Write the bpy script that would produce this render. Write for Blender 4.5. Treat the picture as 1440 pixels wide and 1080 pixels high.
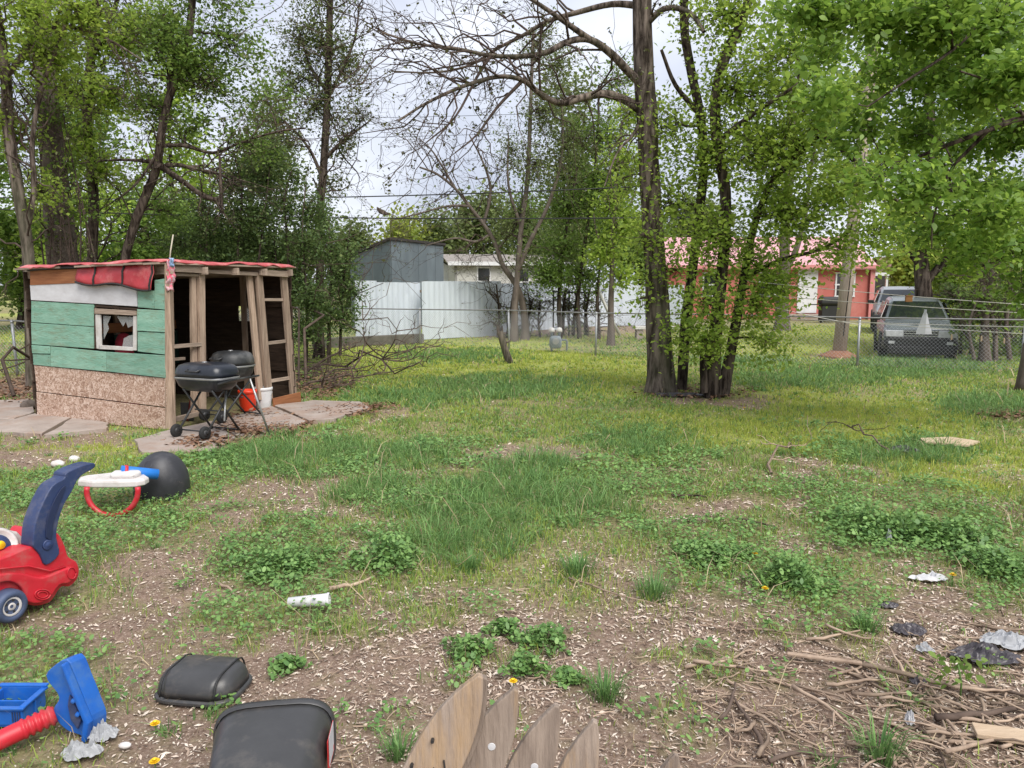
import bpy, math, random
import numpy as np
from mathutils import Vector, Matrix

random.seed(7); rng = np.random.default_rng(7)
R = math.radians
for o in list(bpy.data.objects): bpy.data.objects.remove(o)
sc = bpy.context.scene
C = sc.collection

# ------------------------------------------------------------------ camera
F = 1067.0; CX, CY = 720.0, 540.0; CAMZ = 1.75; PITCH = R(7.5)
cam = bpy.data.cameras.new('camera'); camo = bpy.data.objects.new('camera', cam); C.objects.link(camo)
camo.location = (0, 0, CAMZ); camo.rotation_euler = (R(90) - PITCH, 0, 0)
cam.sensor_width = 36; cam.lens = 36 * F / 1440; cam.clip_start = 0.05; cam.clip_end = 3000
sc.camera = camo
sc.render.resolution_x = 1024; sc.render.resolution_y = 768

# ------------------------------------------------------------------ sky, sun, exposure
SUN_EL, SUN_ROT = R(52), R(150)
w = bpy.data.worlds.new('World'); sc.world = w; w.use_nodes = True
nt = w.node_tree; nt.nodes.clear()
wo = nt.nodes.new('ShaderNodeOutputWorld'); bg = nt.nodes.new('ShaderNodeBackground')
sky = nt.nodes.new('ShaderNodeTexSky'); sky.sky_type = 'NISHITA'; sky.sun_disc = False
sky.sun_elevation = SUN_EL; sky.sun_rotation = SUN_ROT; sky.air_density = 1.2; sky.dust_density = 2.5
tc = nt.nodes.new('ShaderNodeTexCoord'); mp = nt.nodes.new('ShaderNodeMapping'); mp.inputs['Scale'].default_value = (1, 1, 2.2)
nz = nt.nodes.new('ShaderNodeTexNoise'); nz.inputs['Scale'].default_value = 2.6; nz.inputs['Detail'].default_value = 5
rp = nt.nodes.new('ShaderNodeValToRGB')
rp.color_ramp.elements[0].position = .32; rp.color_ramp.elements[0].color = (.33, .36, .45, 1)
rp.color_ramp.elements[1].position = .66; rp.color_ramp.elements[1].color = (.63, .65, .71, 1)
ml = nt.nodes.new('ShaderNodeVectorMath'); ml.operation = 'SCALE'; ml.inputs['Scale'].default_value = 8.8
mx = nt.nodes.new('ShaderNodeMix'); mx.data_type = 'RGBA'; mx.inputs[0].default_value = .9
L = nt.links.new
L(tc.outputs['Generated'], mp.inputs[0]); L(mp.outputs[0], nz.inputs['Vector']); L(nz.outputs['Fac'], rp.inputs[0])
L(rp.outputs[0], ml.inputs[0]); L(sky.outputs[0], mx.inputs[6]); L(ml.outputs[0], mx.inputs[7])
L(mx.outputs[2], bg.inputs[0]); bg.inputs[1].default_value = .1; L(bg.outputs[0], wo.inputs[0])
sl = bpy.data.lights.new('sun', 'SUN'); sl.energy = 2.1; sl.angle = R(40); sl.color = (1, .96, .9)
so = bpy.data.objects.new('sun', sl); C.objects.link(so)
sd = Vector((math.sin(SUN_ROT) * math.cos(SUN_EL), math.cos(SUN_ROT) * math.cos(SUN_EL), math.sin(SUN_EL)))
so.rotation_euler = sd.to_track_quat('Z', 'Y').to_euler(); so.location = (0, 0, 30)
sc.view_settings.view_transform = 'Standard'; sc.view_settings.look = 'None'
sc.view_settings.gamma = 1; sc.view_settings.exposure = 1.0; sc.view_settings.use_curve_mapping = False

# ------------------------------------------------------------------ pixel helpers (a pixel gives a direction, the distance comes from the ground or a wall)
def ray(px, py):
    dx = (px - CX) / F; dy = (CY - py) / F
    return Vector((dx, math.cos(PITCH) + dy * math.sin(PITCH), -math.sin(PITCH) + dy * math.cos(PITCH)))
CAM = Vector((0, 0, CAMZ))
def G(px, py, z=0.0):
    d = ray(px, py); return CAM + d * ((z - CAMZ) / d.z)
def D(px, py, Y):
    d = ray(px, py); return CAM + d * (Y / d.y)
def PL(px, py, p0, n):
    d = ray(px, py); return CAM + d * ((p0 - CAM).dot(n) / d.dot(n))
def project(x, y, z=0):
    yy = y * math.cos(PITCH) - (z - CAMZ) * math.sin(PITCH)
    up = y * math.sin(PITCH) + (z - CAMZ) * math.cos(PITCH)
    yy = np.maximum(yy, .05)
    return CX + F * x / yy, CY - F * up / yy

# ------------------------------------------------------------------ numpy noise
_perm = rng.random((256, 256))
def vnoise(x, y):
    xi = np.floor(x).astype(int); yi = np.floor(y).astype(int); fx = x - xi; fy = y - yi
    fx = fx * fx * (3 - 2 * fx); fy = fy * fy * (3 - 2 * fy)
    g = lambda a, b: _perm[a & 255, b & 255]
    return (g(xi, yi) * (1 - fx) + g(xi + 1, yi) * fx) * (1 - fy) + (g(xi, yi + 1) * (1 - fx) + g(xi + 1, yi + 1) * fx) * fy
def fbm(x, y, o=4):
    s = 0; a = .5; t = 0
    for i in range(o):
        s = s + a * vnoise(x + 17.3 * i, y + 9.1 * i); t += a; a *= .5; x = x * 2.03; y = y * 2.03
    return s / t
def sstep(a, b, x):
    t = np.clip((x - a) / (b - a), 0, 1); return t * t * (3 - 2 * t)

# ------------------------------------------------------------------ materials
def _mat(name):
    m = bpy.data.materials.new(name); m.use_nodes = True; n = m.node_tree
    return m, n, n.nodes['Principled BSDF']
def pmat(name, c1, c2=None, scale=8, rough=.7, bump=0., stretch=(1, 1, 1), metal=0., spec=.5, detail=6, bscale=None, rnd=0., contrast=(.3, .7), c3=None, c3scale=2.):
    m, n, b = _mat(name); N = n.nodes.new; K = n.links.new
    c2 = c2 or tuple(v * .7 for v in c1)
    t = N('ShaderNodeTexCoord'); mpp = N('ShaderNodeMapping'); mpp.inputs['Scale'].default_value = stretch
    K(t.outputs['Object'], mpp.inputs[0])
    z = N('ShaderNodeTexNoise'); z.inputs['Scale'].default_value = scale; z.inputs['Detail'].default_value = detail; z.inputs['Roughness'].default_value = .65
    oi = N('ShaderNodeObjectInfo')
    av = N('ShaderNodeVectorMath'); av.operation = 'SCALE'; av.inputs['Scale'].default_value = 13
    cb = N('ShaderNodeCombineXYZ'); K(oi.outputs['Random'], cb.inputs[0]); K(oi.outputs['Random'], cb.inputs[2]); K(cb.outputs[0], av.inputs[0])
    ad = N('ShaderNodeVectorMath'); K(mpp.outputs[0], ad.inputs[0]); K(av.outputs[0], ad.inputs[1]); K(ad.outputs[0], z.inputs['Vector'])
    r = N('ShaderNodeValToRGB'); r.color_ramp.elements[0].position = contrast[0]; r.color_ramp.elements[1].position = contrast[1]
    r.color_ramp.elements[0].color = (*c2, 1); r.color_ramp.elements[1].color = (*c1, 1)
    K(z.outputs['Fac'], r.inputs[0]); col = r.outputs[0]
    if c3:
        z3 = N('ShaderNodeTexNoise'); z3.inputs['Scale'].default_value = c3scale; z3.inputs['Detail'].default_value = 7; z3.inputs['Roughness'].default_value = .7
        K(ad.outputs[0], z3.inputs['Vector'])
        r3 = N('ShaderNodeMapRange'); r3.inputs[1].default_value = .5; r3.inputs[2].default_value = .68; K(z3.outputs['Fac'], r3.inputs[0])
        m3 = N('ShaderNodeMix'); m3.data_type = 'RGBA'; K(r3.outputs[0], m3.inputs[0]); K(col, m3.inputs[6]); m3.inputs[7].default_value = (*c3, 1); col = m3.outputs[2]
    if rnd:
        h = N('ShaderNodeHueSaturation'); mr = N('ShaderNodeMapRange'); mr.inputs[3].default_value = 1 - rnd; mr.inputs[4].default_value = 1 + rnd
        K(oi.outputs['Random'], mr.inputs[0]); K(mr.outputs[0], h.inputs['Value']); K(col, h.inputs['Color']); col = h.outputs[0]
    K(col, b.inputs['Base Color'])
    b.inputs['Roughness'].default_value = rough; b.inputs['Metallic'].default_value = metal; b.inputs['Specular IOR Level'].default_value = spec
    if bump:
        z2 = N('ShaderNodeTexNoise'); z2.inputs['Scale'].default_value = bscale or scale * 2; z2.inputs['Detail'].default_value = 6
        K(ad.outputs[0], z2.inputs['Vector'])
        bp = N('ShaderNodeBump'); bp.inputs['Strength'].default_value = min(1, bump); bp.inputs['Distance'].default_value = .012 * max(1, bump)
        K(z2.outputs['Fac'], bp.inputs['Height']); K(bp.outputs[0], b.inputs['Normal'])
    return m
def leafmat(name, ca, cb, trans=.35, rough=.55, patch=None, pscale=.6, spec=.3):
    """leaf/grass: colour differs leaf by leaf (random per island), light shines through"""
    m, n, b = _mat(name); N = n.nodes.new; K = n.links.new
    g = N('ShaderNodeNewGeometry'); r = N('ShaderNodeValToRGB')
    r.color_ramp.elements[0].color = (*ca, 1); r.color_ramp.elements[1].color = (*cb, 1)
    K(g.outputs['Random Per Island'], r.inputs[0]); col = r.outputs[0]
    if patch:
        z = N('ShaderNodeTexNoise'); z.inputs['Scale'].default_value = pscale; z.inputs['Detail'].default_value = 4
        K(g.outputs['Position'], z.inputs['Vector'])
        mr = N('ShaderNodeMapRange'); mr.inputs[1].default_value = .42; mr.inputs[2].default_value = .6; K(z.outputs['Fac'], mr.inputs[0])
        mm = N('ShaderNodeMix'); mm.data_type = 'RGBA'; K(mr.outputs[0], mm.inputs[0]); K(col, mm.inputs[6]); mm.inputs[7].default_value = (*patch, 1); col = mm.outputs[2]
    K(col, b.inputs['Base Color']); b.inputs['Roughness'].default_value = rough; b.inputs['Specular IOR Level'].default_value = spec
    t = N('ShaderNodeBsdfTranslucent'); hs = N('ShaderNodeHueSaturation'); hs.inputs['Value'].default_value = 1.35; hs.inputs['Hue'].default_value = .485
    K(col, hs.inputs['Color']); K(hs.outputs[0], t.inputs['Color'])
    s = N('ShaderNodeMixShader'); s.inputs[0].default_value = trans; K(b.outputs[0], s.inputs[1]); K(t.outputs[0], s.inputs[2])
    K(s.outputs[0], n.nodes['Material Output'].inputs['Surface'])
    return m
def chipmat(name, cols, rough=.85):
    m, n, b = _mat(name); N = n.nodes.new; K = n.links.new
    g = N('ShaderNodeNewGeometry'); r = N('ShaderNodeValToRGB'); e = r.color_ramp.elements
    while len(e) < len(cols): e.new(.5)
    for i, c in enumerate(cols): e[i].position = i / (len(cols) - 1); e[i].color = (*c, 1)
    K(g.outputs['Random Per Island'], r.inputs[0]); K(r.outputs[0], b.inputs['Base Color']); b.inputs['Roughness'].default_value = rough
    b.inputs['Specular IOR Level'].default_value = .2
    return m
def glassmat(name, col=(.05, .06, .06), alpha=.5, rough=.05):
    m, n, b = _mat(name); b.inputs['Base Color'].default_value = (*col, 1); b.inputs['Roughness'].default_value = rough
    b.inputs['Alpha'].default_value = alpha; b.inputs['Specular IOR Level'].default_value = .8
    return m

M = {}
M['bark'] = pmat('bark', (.215, .175, .145), (.035, .027, .021), 13, .95, 2.2, (1, 1, .17), contrast=(.4, .62), bscale=13, spec=.1, c3=(.10, .10, .065), c3scale=1.2)
M['bark_dark'] = pmat('bark_dark', (.14, .11, .09), (.022, .016, .013), 13, .95, 2., (1, 1, .2), contrast=(.4, .62), bscale=13, spec=.1)
M['bark_grey'] = pmat('bark_grey', (.20, .165, .14), (.07, .055, .046), 8, .95, 1.2, (1, 1, .25), bscale=14, spec=.1)
M['twig'] = pmat('twig', (.12, .09, .075), (.05, .036, .03), 12, .9, spec=.1)
M['leaf_bright'] = leafmat('leaf_bright', (.17, .28, .04), (.37, .50, .095), .58)
M['leaf_mid'] = leafmat('leaf_mid', (.09, .165, .032), (.21, .32, .07), .48)
M['leaf_near'] = leafmat('leaf_near', (.10, .205, .03), (.27, .42, .075), .55, spec=.45, rough=.45)
M['leaf_dark'] = leafmat('leaf_dark', (.06, .11, .035), (.165, .24, .075), .4)
M['leaf_olive'] = leafmat('leaf_olive', (.095, .135, .045), (.20, .25, .085), .35)
M['leaf_yellow'] = leafmat('leaf_yellow', (.17, .24, .04), (.33, .38, .07), .4)
M['leaf_bud'] = leafmat('leaf_bud', (.045, .042, .028), (.15, .165, .06), .2)
M['wood_h'] = pmat('weathered_wood_h', (.42, .33, .26), (.20, .15, .115), 3, .85, .5, (1, 1, 9), rnd=.25, spec=.2)
M['wood_v'] = pmat('weathered_wood_v', (.47, .355, .27), (.23, .165, .12), 3, .85, .5, (9, 9, 1), rnd=.22, spec=.2)
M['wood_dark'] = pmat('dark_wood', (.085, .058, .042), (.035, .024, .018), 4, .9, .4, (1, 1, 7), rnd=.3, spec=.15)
M['plank_orange'] = pmat('orange_plank', (.36, .155, .07), (.22, .085, .04), 3, .8, .3, (1, 1, 10), spec=.2)
M['green_paint'] = pmat('green_paint', (.27, .45, .35), (.165, .33, .245), 4, .8, .5, (1, 1, 4), rnd=.10, spec=.2, c3=(.20, .27, .19), c3scale=5, bscale=20)
M['white_board'] = pmat('white_board', (.66, .66, .68), (.50, .49, .5), 4, .7, .2, (1, 1, 2))
M['white_paint'] = pmat('white_paint', (.68, .67, .65), (.42, .38, .34), 7, .75, .3)
M['tarp'] = pmat('red_tarp', (.50, .055, .065), (.33, .03, .04), 5, .45, .5, c3=(.56, .17, .16), c3scale=3, spec=.4)
M['tarp_top'] = pmat('faded_red_tarp', (.58, .13, .13), (.40, .06, .07), 4, .5, .5, c3=(.62, .27, .26), c3scale=4)
M['felt'] = pmat('black_felt', (.035, .03, .03), (.018, .016, .016), 8, .9, .5)
M['black_metal'] = pmat('black_enamel', (.012, .015, .022), (.02, .024, .033), 6, .32, .05, spec=.5, c3=(.05, .052, .058), c3scale=4)
M['black_metal_old'] = pmat('old_black_enamel', (.03, .032, .034), (.012, .013, .014), 7, .5, .2, c3=(.10, .10, .098), c3scale=3)
M['steel_dark'] = pmat('dark_steel', (.04, .04, .042), (.02, .02, .02), 10, .5, spec=.5)
M['steel'] = pmat('steel', (.42, .42, .42), (.27, .27, .27), 10, .4, metal=.6)
M['galv'] = pmat('galvanised', (.42, .43, .44), (.27, .28, .29), 10, .5, metal=.5)
M['galv_dull'] = pmat('dull_galvanised', (.27, .27, .265), (.16, .155, .15), 10, .65, metal=.3)
M['rubber'] = pmat('rubber', (.022, .022, .022), (.012, .012, .012), 20, .8)
M['red_plastic'] = pmat('red_plastic', (.56, .018, .035), (.44, .014, .025), 5, .45, .06, c3=(.40, .085, .08), c3scale=7)
M['red_bucket'] = pmat('red_bucket', (.72, .045, .012), (.6, .035, .01), 5, .4)
M['white_bucket'] = pmat('white_bucket', (.72, .72, .72), (.55, .55, .55), 5, .45)
M['navy_plastic'] = pmat('navy_plastic', (.030, .052, .145), (.022, .035, .09), 6, .45, .06, c3=(.085, .09, .14), c3scale=7)
M['blue_plastic'] = pmat('blue_plastic', (.014, .13, .50), (.01, .09, .40), 6, .42, .08, c3=(.05, .15, .40), c3scale=8)
M['lblue_plastic'] = pmat('light_blue_plastic', (.02, .20, .66), (.015, .15, .5), 6, .42, .05)
M['white_plastic'] = pmat('white_plastic', (.68, .66, .65), (.54, .5, .48), 6, .45, .05, c3=(.48, .43, .39), c3scale=4)
M['dark_plastic'] = pmat('dark_plastic', (.035, .036, .042), (.022, .022, .026), 6, .5, .1, c3=(.055, .055, .06), c3scale=5)
M['can_plastic'] = pmat('bin_plastic', (.05, .05, .051), (.038, .038, .039), 8, .4, .12, c3=(.09, .082, .075), c3scale=6)
M['bag_white'] = leafmat('white_bag', (.46, .47, .48), (.52, .53, .55), .35, .35)
M['bag_dark'] = pmat('dark_bag', (.07, .06, .068), (.03, .026, .03), 8, .35, .4)
M['paper'] = pmat('paper', (.60, .60, .61), (.45, .45, .46), 9, .8)
M['card'] = pmat('cardboard', (.56, .44, .31), (.42, .31, .2), 7, .9)
M['picket'] = pmat('picket_wood', (.36, .29, .235), (.19, .148, .12), 3.5, .85, .7, (8, 8, 1), bscale=9, rnd=.15, spec=.2, c3=(.36, .25, .15), c3scale=1.6)
M['stick'] = pmat('stick_wood', (.38, .29, .215), (.17, .12, .09), 9, .9, .5, rnd=.4, spec=.15)
M['stick_dark'] = pmat('dark_stick', (.13, .095, .075), (.06, .043, .035), 9, .9, .5, rnd=.35, spec=.15)
M['concrete'] = pmat('concrete', (.40, .34, .30), (.27, .22, .19), 3, .95, .6, bscale=16, spec=.15, c3=(.30, .20, .15), c3scale=1.4)
M['metal_white'] = pmat('white_sheet_metal', (.60, .65, .71), (.52, .57, .63), 2, .5, spec=.4, rnd=.05, c3=(.44, .48, .53), c3scale=1.2, stretch=(1, 1, .35))
M['metal_grey'] = pmat('grey_sheet_metal', (.155, .19, .205), (.105, .13, .145), 2, .5, spec=.4, rnd=.1, stretch=(1, 1, .35))
M['roof_dark'] = pmat('dark_roof', (.05, .045, .04), (.03, .026, .024), 5, .9)
M['siding'] = pmat('white_siding', (.58, .57, .53), (.47, .46, .43), 2, .8, stretch=(.4, .4, 6))
M['house_red'] = pmat('red_wall', (.50, .15, .125), (.42, .12, .10), 3, .85, c3=(.52, .20, .17), c3scale=1.2)
M['house_trim'] = pmat('pink_trim', (.64, .26, .25), (.54, .2, .2), 3, .7)
M['roof_pink'] = pmat('pink_roof_metal', (.66, .36, .38), (.56, .28, .30), 2, .6, rnd=.06)
M['roof_tan'] = pmat('grey_tan_roof', (.30, .27, .24), (.2, .18, .16), 4, .9)
M['trim_white'] = pmat('trim_white', (.72, .72, .72), (.6, .6, .6), 5, .6)
M['glass_dark'] = glassmat('window_glass', (.02, .022, .022), 1, .08)
M['shard'] = glassmat('broken_glass', (.45, .47, .47), .42, .15)
M['car_paint'] = pmat('grey_green_car_paint', (.13, .15, .153), (.115, .132, .135), 3, .22, spec=.8)
M['car_silver'] = pmat('silver_car_paint', (.36, .37, .38), (.3, .31, .32), 3, .3, metal=.3)
M['car_glass'] = glassmat('car_glass', (.012, .016, .018), 1, .06)
M['black_trim'] = pmat('black_trim', (.02, .02, .021), (.013, .013, .013), 8, .6)
M['lamp_glass'] = pmat('lamp_glass', (.62, .63, .65), (.40, .41, .43), 18, .15, spec=.8)
M['chrome'] = pmat('chrome', (.6, .6, .6), (.5, .5, .5), 9, .25, metal=.8)
M['pole'] = pmat('pole_wood', (.47, .39, .33), (.30, .24, .2), 5, .9, .5, (6, 6, .6), spec=.1)
M['rope'] = pmat('rope_white', (.66, .64, .58), (.5, .48, .44), 20, .9)
M['wire'] = pmat('wire_black', (.02, .02, .022), (.012, .012, .012), 9, .7)
M['pink_cloth'] = pmat('pink_cloth', (.66, .10, .16), (.6, .4, .42), 22, .8, .3, contrast=(.44, .56))
M['blue_cloth'] = pmat('blue_cloth', (.20, .33, .55), (.35, .45, .6), 22, .8)
M['yellow_petal'] = pmat('yellow_petal', (.80, .55, .01), (.7, .42, .005), 40, .6)
M['stem_green'] = pmat('stem_green', (.12, .22, .05), (.08, .15, .03), 20, .7)
M['meter_grey'] = pmat('meter_grey', (.20, .235, .26), (.14, .165, .18), 8, .6)
M['pvc'] = pmat('white_pipe', (.68, .67, .64), (.5, .48, .45), 8, .6)
M['clay'] = pmat('red_clay', (.30, .145, .085), (.18, .085, .05), 6, .95, .6)
M['label_red'] = pmat('label_red', (.55, .03, .03), (.5, .025, .025), 5, .5)

# OSB
def osb():
    m, n, b = _mat('osb_board'); N = n.nodes.new; K = n.links.new
    t = N('ShaderNodeTexCoord'); z = N('ShaderNodeTexNoise'); z.inputs['Scale'].default_value = 9; z.inputs['Detail'].default_value = 2
    K(t.outputs['Object'], z.inputs['Vector'])
    a = N('ShaderNodeVectorMath'); a.operation = 'SCALE'; a.inputs['Scale'].default_value = .35; K(z.outputs['Color'], a.inputs[0])
    s = N('ShaderNodeVectorMath'); K(t.outputs['Object'], s.inputs[0]); K(a.outputs[0], s.inputs[1])
    cols = []
    for i, st in enumerate(((22, 22, 70), (60, 60, 24))):
        mp_ = N('ShaderNodeMapping'); mp_.inputs['Scale'].default_value = st; K(s.outputs[0], mp_.inputs[0])
        v = N('ShaderNodeTexVoronoi'); v.inputs['Scale'].default_value = 1.; K(mp_.outputs[0], v.inputs['Vector'])
        sp = N('ShaderNodeSeparateColor'); K(v.outputs['Color'], sp.inputs[0]); cols.append(sp)
    r = N('ShaderNodeValToRGB'); e = r.color_ramp.elements; e.new(.35); e.new(.7)
    for i, (p, c) in enumerate(((.15, (.23, .135, .09)), (.4, (.38, .24, .17)), (.6, (.53, .37, .285)), (.85, (.68, .54, .45)))): e[i].position = p; e[i].color = (*c, 1)
    av = N('ShaderNodeMix'); av.inputs[0].default_value = .5; K(cols[0].outputs[0], av.inputs[2]); K(cols[1].outputs[1], av.inputs[3])
    K(av.outputs[0], r.inputs[0]); K(r.outputs[0], b.inputs['Base Color']); b.inputs['Roughness'].default_value = .85
    bp = N('ShaderNodeBump'); bp.inputs['Strength'].default_value = .3; bp.inputs['Distance'].default_value = .005
    K(av.outputs[0], bp.inputs['Height']); K(bp.outputs[0], b.inputs['Normal'])
    return m
M['osb'] = osb()

# ------------------------------------------------------------------ mesh helpers
def link(o, parent=None):
    C.objects.link(o)
    if parent is not None: o.parent = parent
    return o
def tag(o, label=None, cat=None, group=None, kind=None):
    if label: o['label'] = label
    if cat: o['category'] = cat
    if group: o['group'] = group
    if kind: o['kind'] = kind
    return o
def thing(name, label, cat, loc=(0, 0, 0), rotz=0., group=None):
    o = bpy.data.objects.new(name, None); o.empty_display_size = .1; C.objects.link(o)
    o.location = loc; o.rotation_euler = (0, 0, rotz)
    return tag(o, label, cat, group)
def np_mesh(name, verts, loops, starts, mat, smooth=False):
    me = bpy.data.meshes.new(name); verts = np.asarray(verts, np.float32).reshape(-1, 3)
    me.vertices.add(len(verts)); me.vertices.foreach_set('co', verts.ravel())
    me.loops.add(len(loops)); me.loops.foreach_set('vertex_index', np.asarray(loops, np.int32))
    me.polygons.add(len(starts)); me.polygons.foreach_set('loop_start', np.asarray(starts, np.int32))
    if smooth: me.polygons.foreach_set('use_smooth', np.ones(len(starts), bool))
    me.materials.append(mat); me.update(calc_edges=True)
    return me
def V(*a): return Vector(a)

class MB:
    def __init__(s): s.v = []; s.f = []
    def add(s, vs, fs):
        b = len(s.v); s.v.extend(Vector(p) for p in vs); s.f.extend(tuple(i + b for i in f) for f in fs); return s
    def box(s, c, size, rot=None):
        x, y, z = (q / 2 for q in size); c = Vector(c)
        vs = [Vector(p) for p in ((-x, -y, -z), (x, -y, -z), (x, y, -z), (-x, y, -z), (-x, -y, z), (x, -y, z), (x, y, z), (-x, y, z))]
        if rot is not None: vs = [rot @ p for p in vs]
        return s.add([p + c for p in vs], [(3, 2, 1, 0), (4, 5, 6, 7), (0, 1, 5, 4), (1, 2, 6, 5), (2, 3, 7, 6), (3, 0, 4, 7)])
    def beam(s, a, b, w, h, up=(0, 0, 1)):
        a = Vector(a); b = Vector(b); d = (b - a); l = d.length; d.normalize(); up = Vector(up)
        x = d.cross(up); x = x.normalized() if x.length > 1e-4 else Vector((1, 0, 0)); u = x.cross(d)
        return s.box((a + b) / 2, (w, l, h), Matrix((x, d, u)).transposed())
    def slab(s, poly, n, t):
        """polygon (3-D points in one plane) given thickness t along n"""
        n = Vector(n).normalized(); k = len(poly); a = [Vector(p) for p in poly]; b = [p + n * t for p in a]
        return s.add(a + b, [tuple(range(k - 1, -1, -1)), tuple(range(k, 2 * k))] + [(i, (i + 1) % k, (i + 1) % k + k, i + k) for i in range(k)])
    def loft(s, rings, cap=True):
        k = len(rings[0]); vs = [p for r in rings for p in r]; fs = []
        for i in range(len(rings) - 1):
            for j in range(k):
                fs.append((i * k + j, i * k + (j + 1) % k, (i + 1) * k + (j + 1) % k, (i + 1) * k + j))
        if cap: fs.append(tuple(range(k - 1, -1, -1))); fs.append(tuple((len(rings) - 1) * k + j for j in range(k)))
        return s.add(vs, fs)
    def tube(s, pts, r, sides=8, cap=True):
        pts = [Vector(p) for p in pts]; n = len(pts); rs = r if hasattr(r, '__len__') else [r] * n
        rings = []; ref = None
        for i, p in enumerate(pts):
            d = (pts[min(i + 1, n - 1)] - pts[max(i - 1, 0)]).normalized()
            if ref is None: ref = Vector((0, 0, 1)) if abs(d.z) < .9 else Vector((1, 0, 0))
            x = d.cross(ref).normalized(); y = x.cross(d).normalized(); ref = y
            rings.append([p + (x * math.cos(a) + y * math.sin(a)) * rs[i] for a in (2 * math.pi * q / sides for q in range(sides))])
        return s.loft(rings, cap)
    def lathe(s, prof, sides=20, mat=Matrix(), cap=True):
        return s.loft([[mat @ Vector((r * math.cos(2 * math.pi * q / sides), r * math.sin(2 * math.pi * q / sides), z)) for q in range(sides)] for r, z in prof], cap)
    def build(s, name, mat, parent=None, origin=None, smooth=False, bevel=0., seg=2, local=False, sub=0, wn=False):
        me = bpy.data.meshes.new(name); vs = s.v
        o = bpy.data.objects.new(name, me)
        if parent is not None and not local:
            p = parent; mw = Matrix()
            while p is not None: mw = Matrix.Translation(p.location) @ p.rotation_euler.to_matrix().to_4x4() @ mw; p = p.parent
            inv = mw.inverted(); vs = [inv @ v for v in vs]
        elif origin is not None:
            og = Vector(origin); vs = [v - og for v in vs]; o.location = og
        me.from_pydata([tuple(v) for v in vs], [], s.f); me.materials.append(M[mat] if isinstance(mat, str) else mat)
        if smooth: me.polygons.foreach_set('use_smooth', [True] * len(me.polygons))
        me.update()
        if bevel:
            b = o.modifiers.new('bevel', 'BEVEL'); b.width = bevel; b.segments = seg; b.limit_method = 'ANGLE'; b.angle_limit = R(35)
        if sub:
            b = o.modifiers.new('sub', 'SUBSURF'); b.levels = sub; b.render_levels = sub
        return link(o, parent)
def rrect(hx, hy, rad, z, n=5, cx=0, cy=0):
    pts = []
    for sx, sy, a0 in ((1, 1, 0), (-1, 1, 90), (-1, -1, 180), (1, -1, 270)):
        for i in range(n):
            a = R(a0 + 90 * i / (n - 1)); pts.append(Vector((cx + sx * (hx - rad) + rad * math.cos(a), cy + sy * (hy - rad) + rad * math.sin(a), z)))
    return pts
def copy_tree(o, parent=None):
    c = o.copy(); C.objects.link(c); c.parent = parent
    for ch in o.children: copy_tree(ch, c)
    return c

# ================================================================== GROUND
# where the yard is bare, mulched, clovered or tufted (ellipses read off the photograph, put onto the ground)
BARE = [(790, 464, 130, 9), (890, 461, 60, 8), (700, 470, 60, 6), (1180, 497, 40, 8), (210, 895, 190, 50), (255, 800, 125, 70), (250, 790, 110, 55), (120, 880, 160, 45), (330, 740, 60, 25), (20, 640, 90, 18), (90, 620, 120, 10), (445, 690, 130, 26), (395, 660, 50, 14),
        (560, 655, 60, 14), (700, 645, 120, 10), (1130, 690, 34, 48), (1095, 770, 110, 18), (1010, 720, 60, 16), (1200, 665, 40, 12), (400, 950, 200, 60),
        (450, 1010, 200, 80), (820, 640, 70, 12), (980, 560, 40, 10), (1040, 562, 50, 10), (1240, 690, 20, 10), (550, 575, 40, 10), (400, 610, 80, 10),
        (1400, 720, 50, 12), (470, 725, 70, 12), (900, 700, 50, 12), (30, 545, 60, 20), (1410, 585, 45, 12), (1000, 830, 120, 20), (300, 715, 70, 14), (200, 950, 120, 40), (1300, 850, 120, 30)]
CLOVER = [(395, 790, 75, 48), (160, 745, 120, 26), (330, 870, 55, 22), (410, 858, 60, 16), (545, 780, 42, 34), (260, 690, 60, 18), (1290, 752, 150, 40), (1110, 812, 52, 28),
          (1405, 795, 50, 26), (1005, 778, 55, 22), (860, 655, 60, 18), (1070, 690, 45, 14), (1200, 720, 60, 25), (120, 700, 110, 28), (960, 640, 50, 14), (600, 720, 60, 18), (1170, 840, 60, 22),
          (300, 660, 70, 14), (850, 745, 60, 20), (20, 1000, 70, 45), (1330, 690, 60, 14), (60, 930, 60, 20), (930, 680, 60, 16), (1160, 640, 60, 10)]
TUFT = [(660, 745, 120, 48), (370, 640, 110, 34), (700, 690, 110, 24), (700, 545, 130, 16), (820, 700, 80, 26), (560, 560, 80, 14), (900, 620, 80, 20), (1150, 530, 110, 16), (1280, 515, 110, 18), (1390, 570, 60, 22),
        (580, 640, 60, 16), (1290, 640, 110, 14), (640, 500, 90, 10), (1060, 510, 60, 10), (340, 605, 90, 10), (470, 640, 60, 22), (745, 660, 50, 16), (520, 700, 60, 20), (620, 785, 40, 10), (430, 885, 30, 14)]
YELLOW = [(540, 560, 60, 22), (860, 530, 90, 26), (1000, 600, 140, 22), (1100, 560, 90, 18), (1250, 590, 160, 30), (640, 520, 150, 14), (1380, 650, 100, 30), (1120, 480, 180, 22), (760, 510, 120, 10), (1200, 620, 120, 20), (120, 630, 90, 12), (500, 500, 60, 20), (700, 480, 140, 10)]
def ell(lst, px, py, soft=2.):
    m = np.zeros_like(px)
    for cx, cy, rx, ry in lst:
        q = ((px - cx) / rx) ** 2 + ((py - cy) / ry) ** 2
        m = np.maximum(m, np.exp(-q ** soft * .7))
    return m
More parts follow.
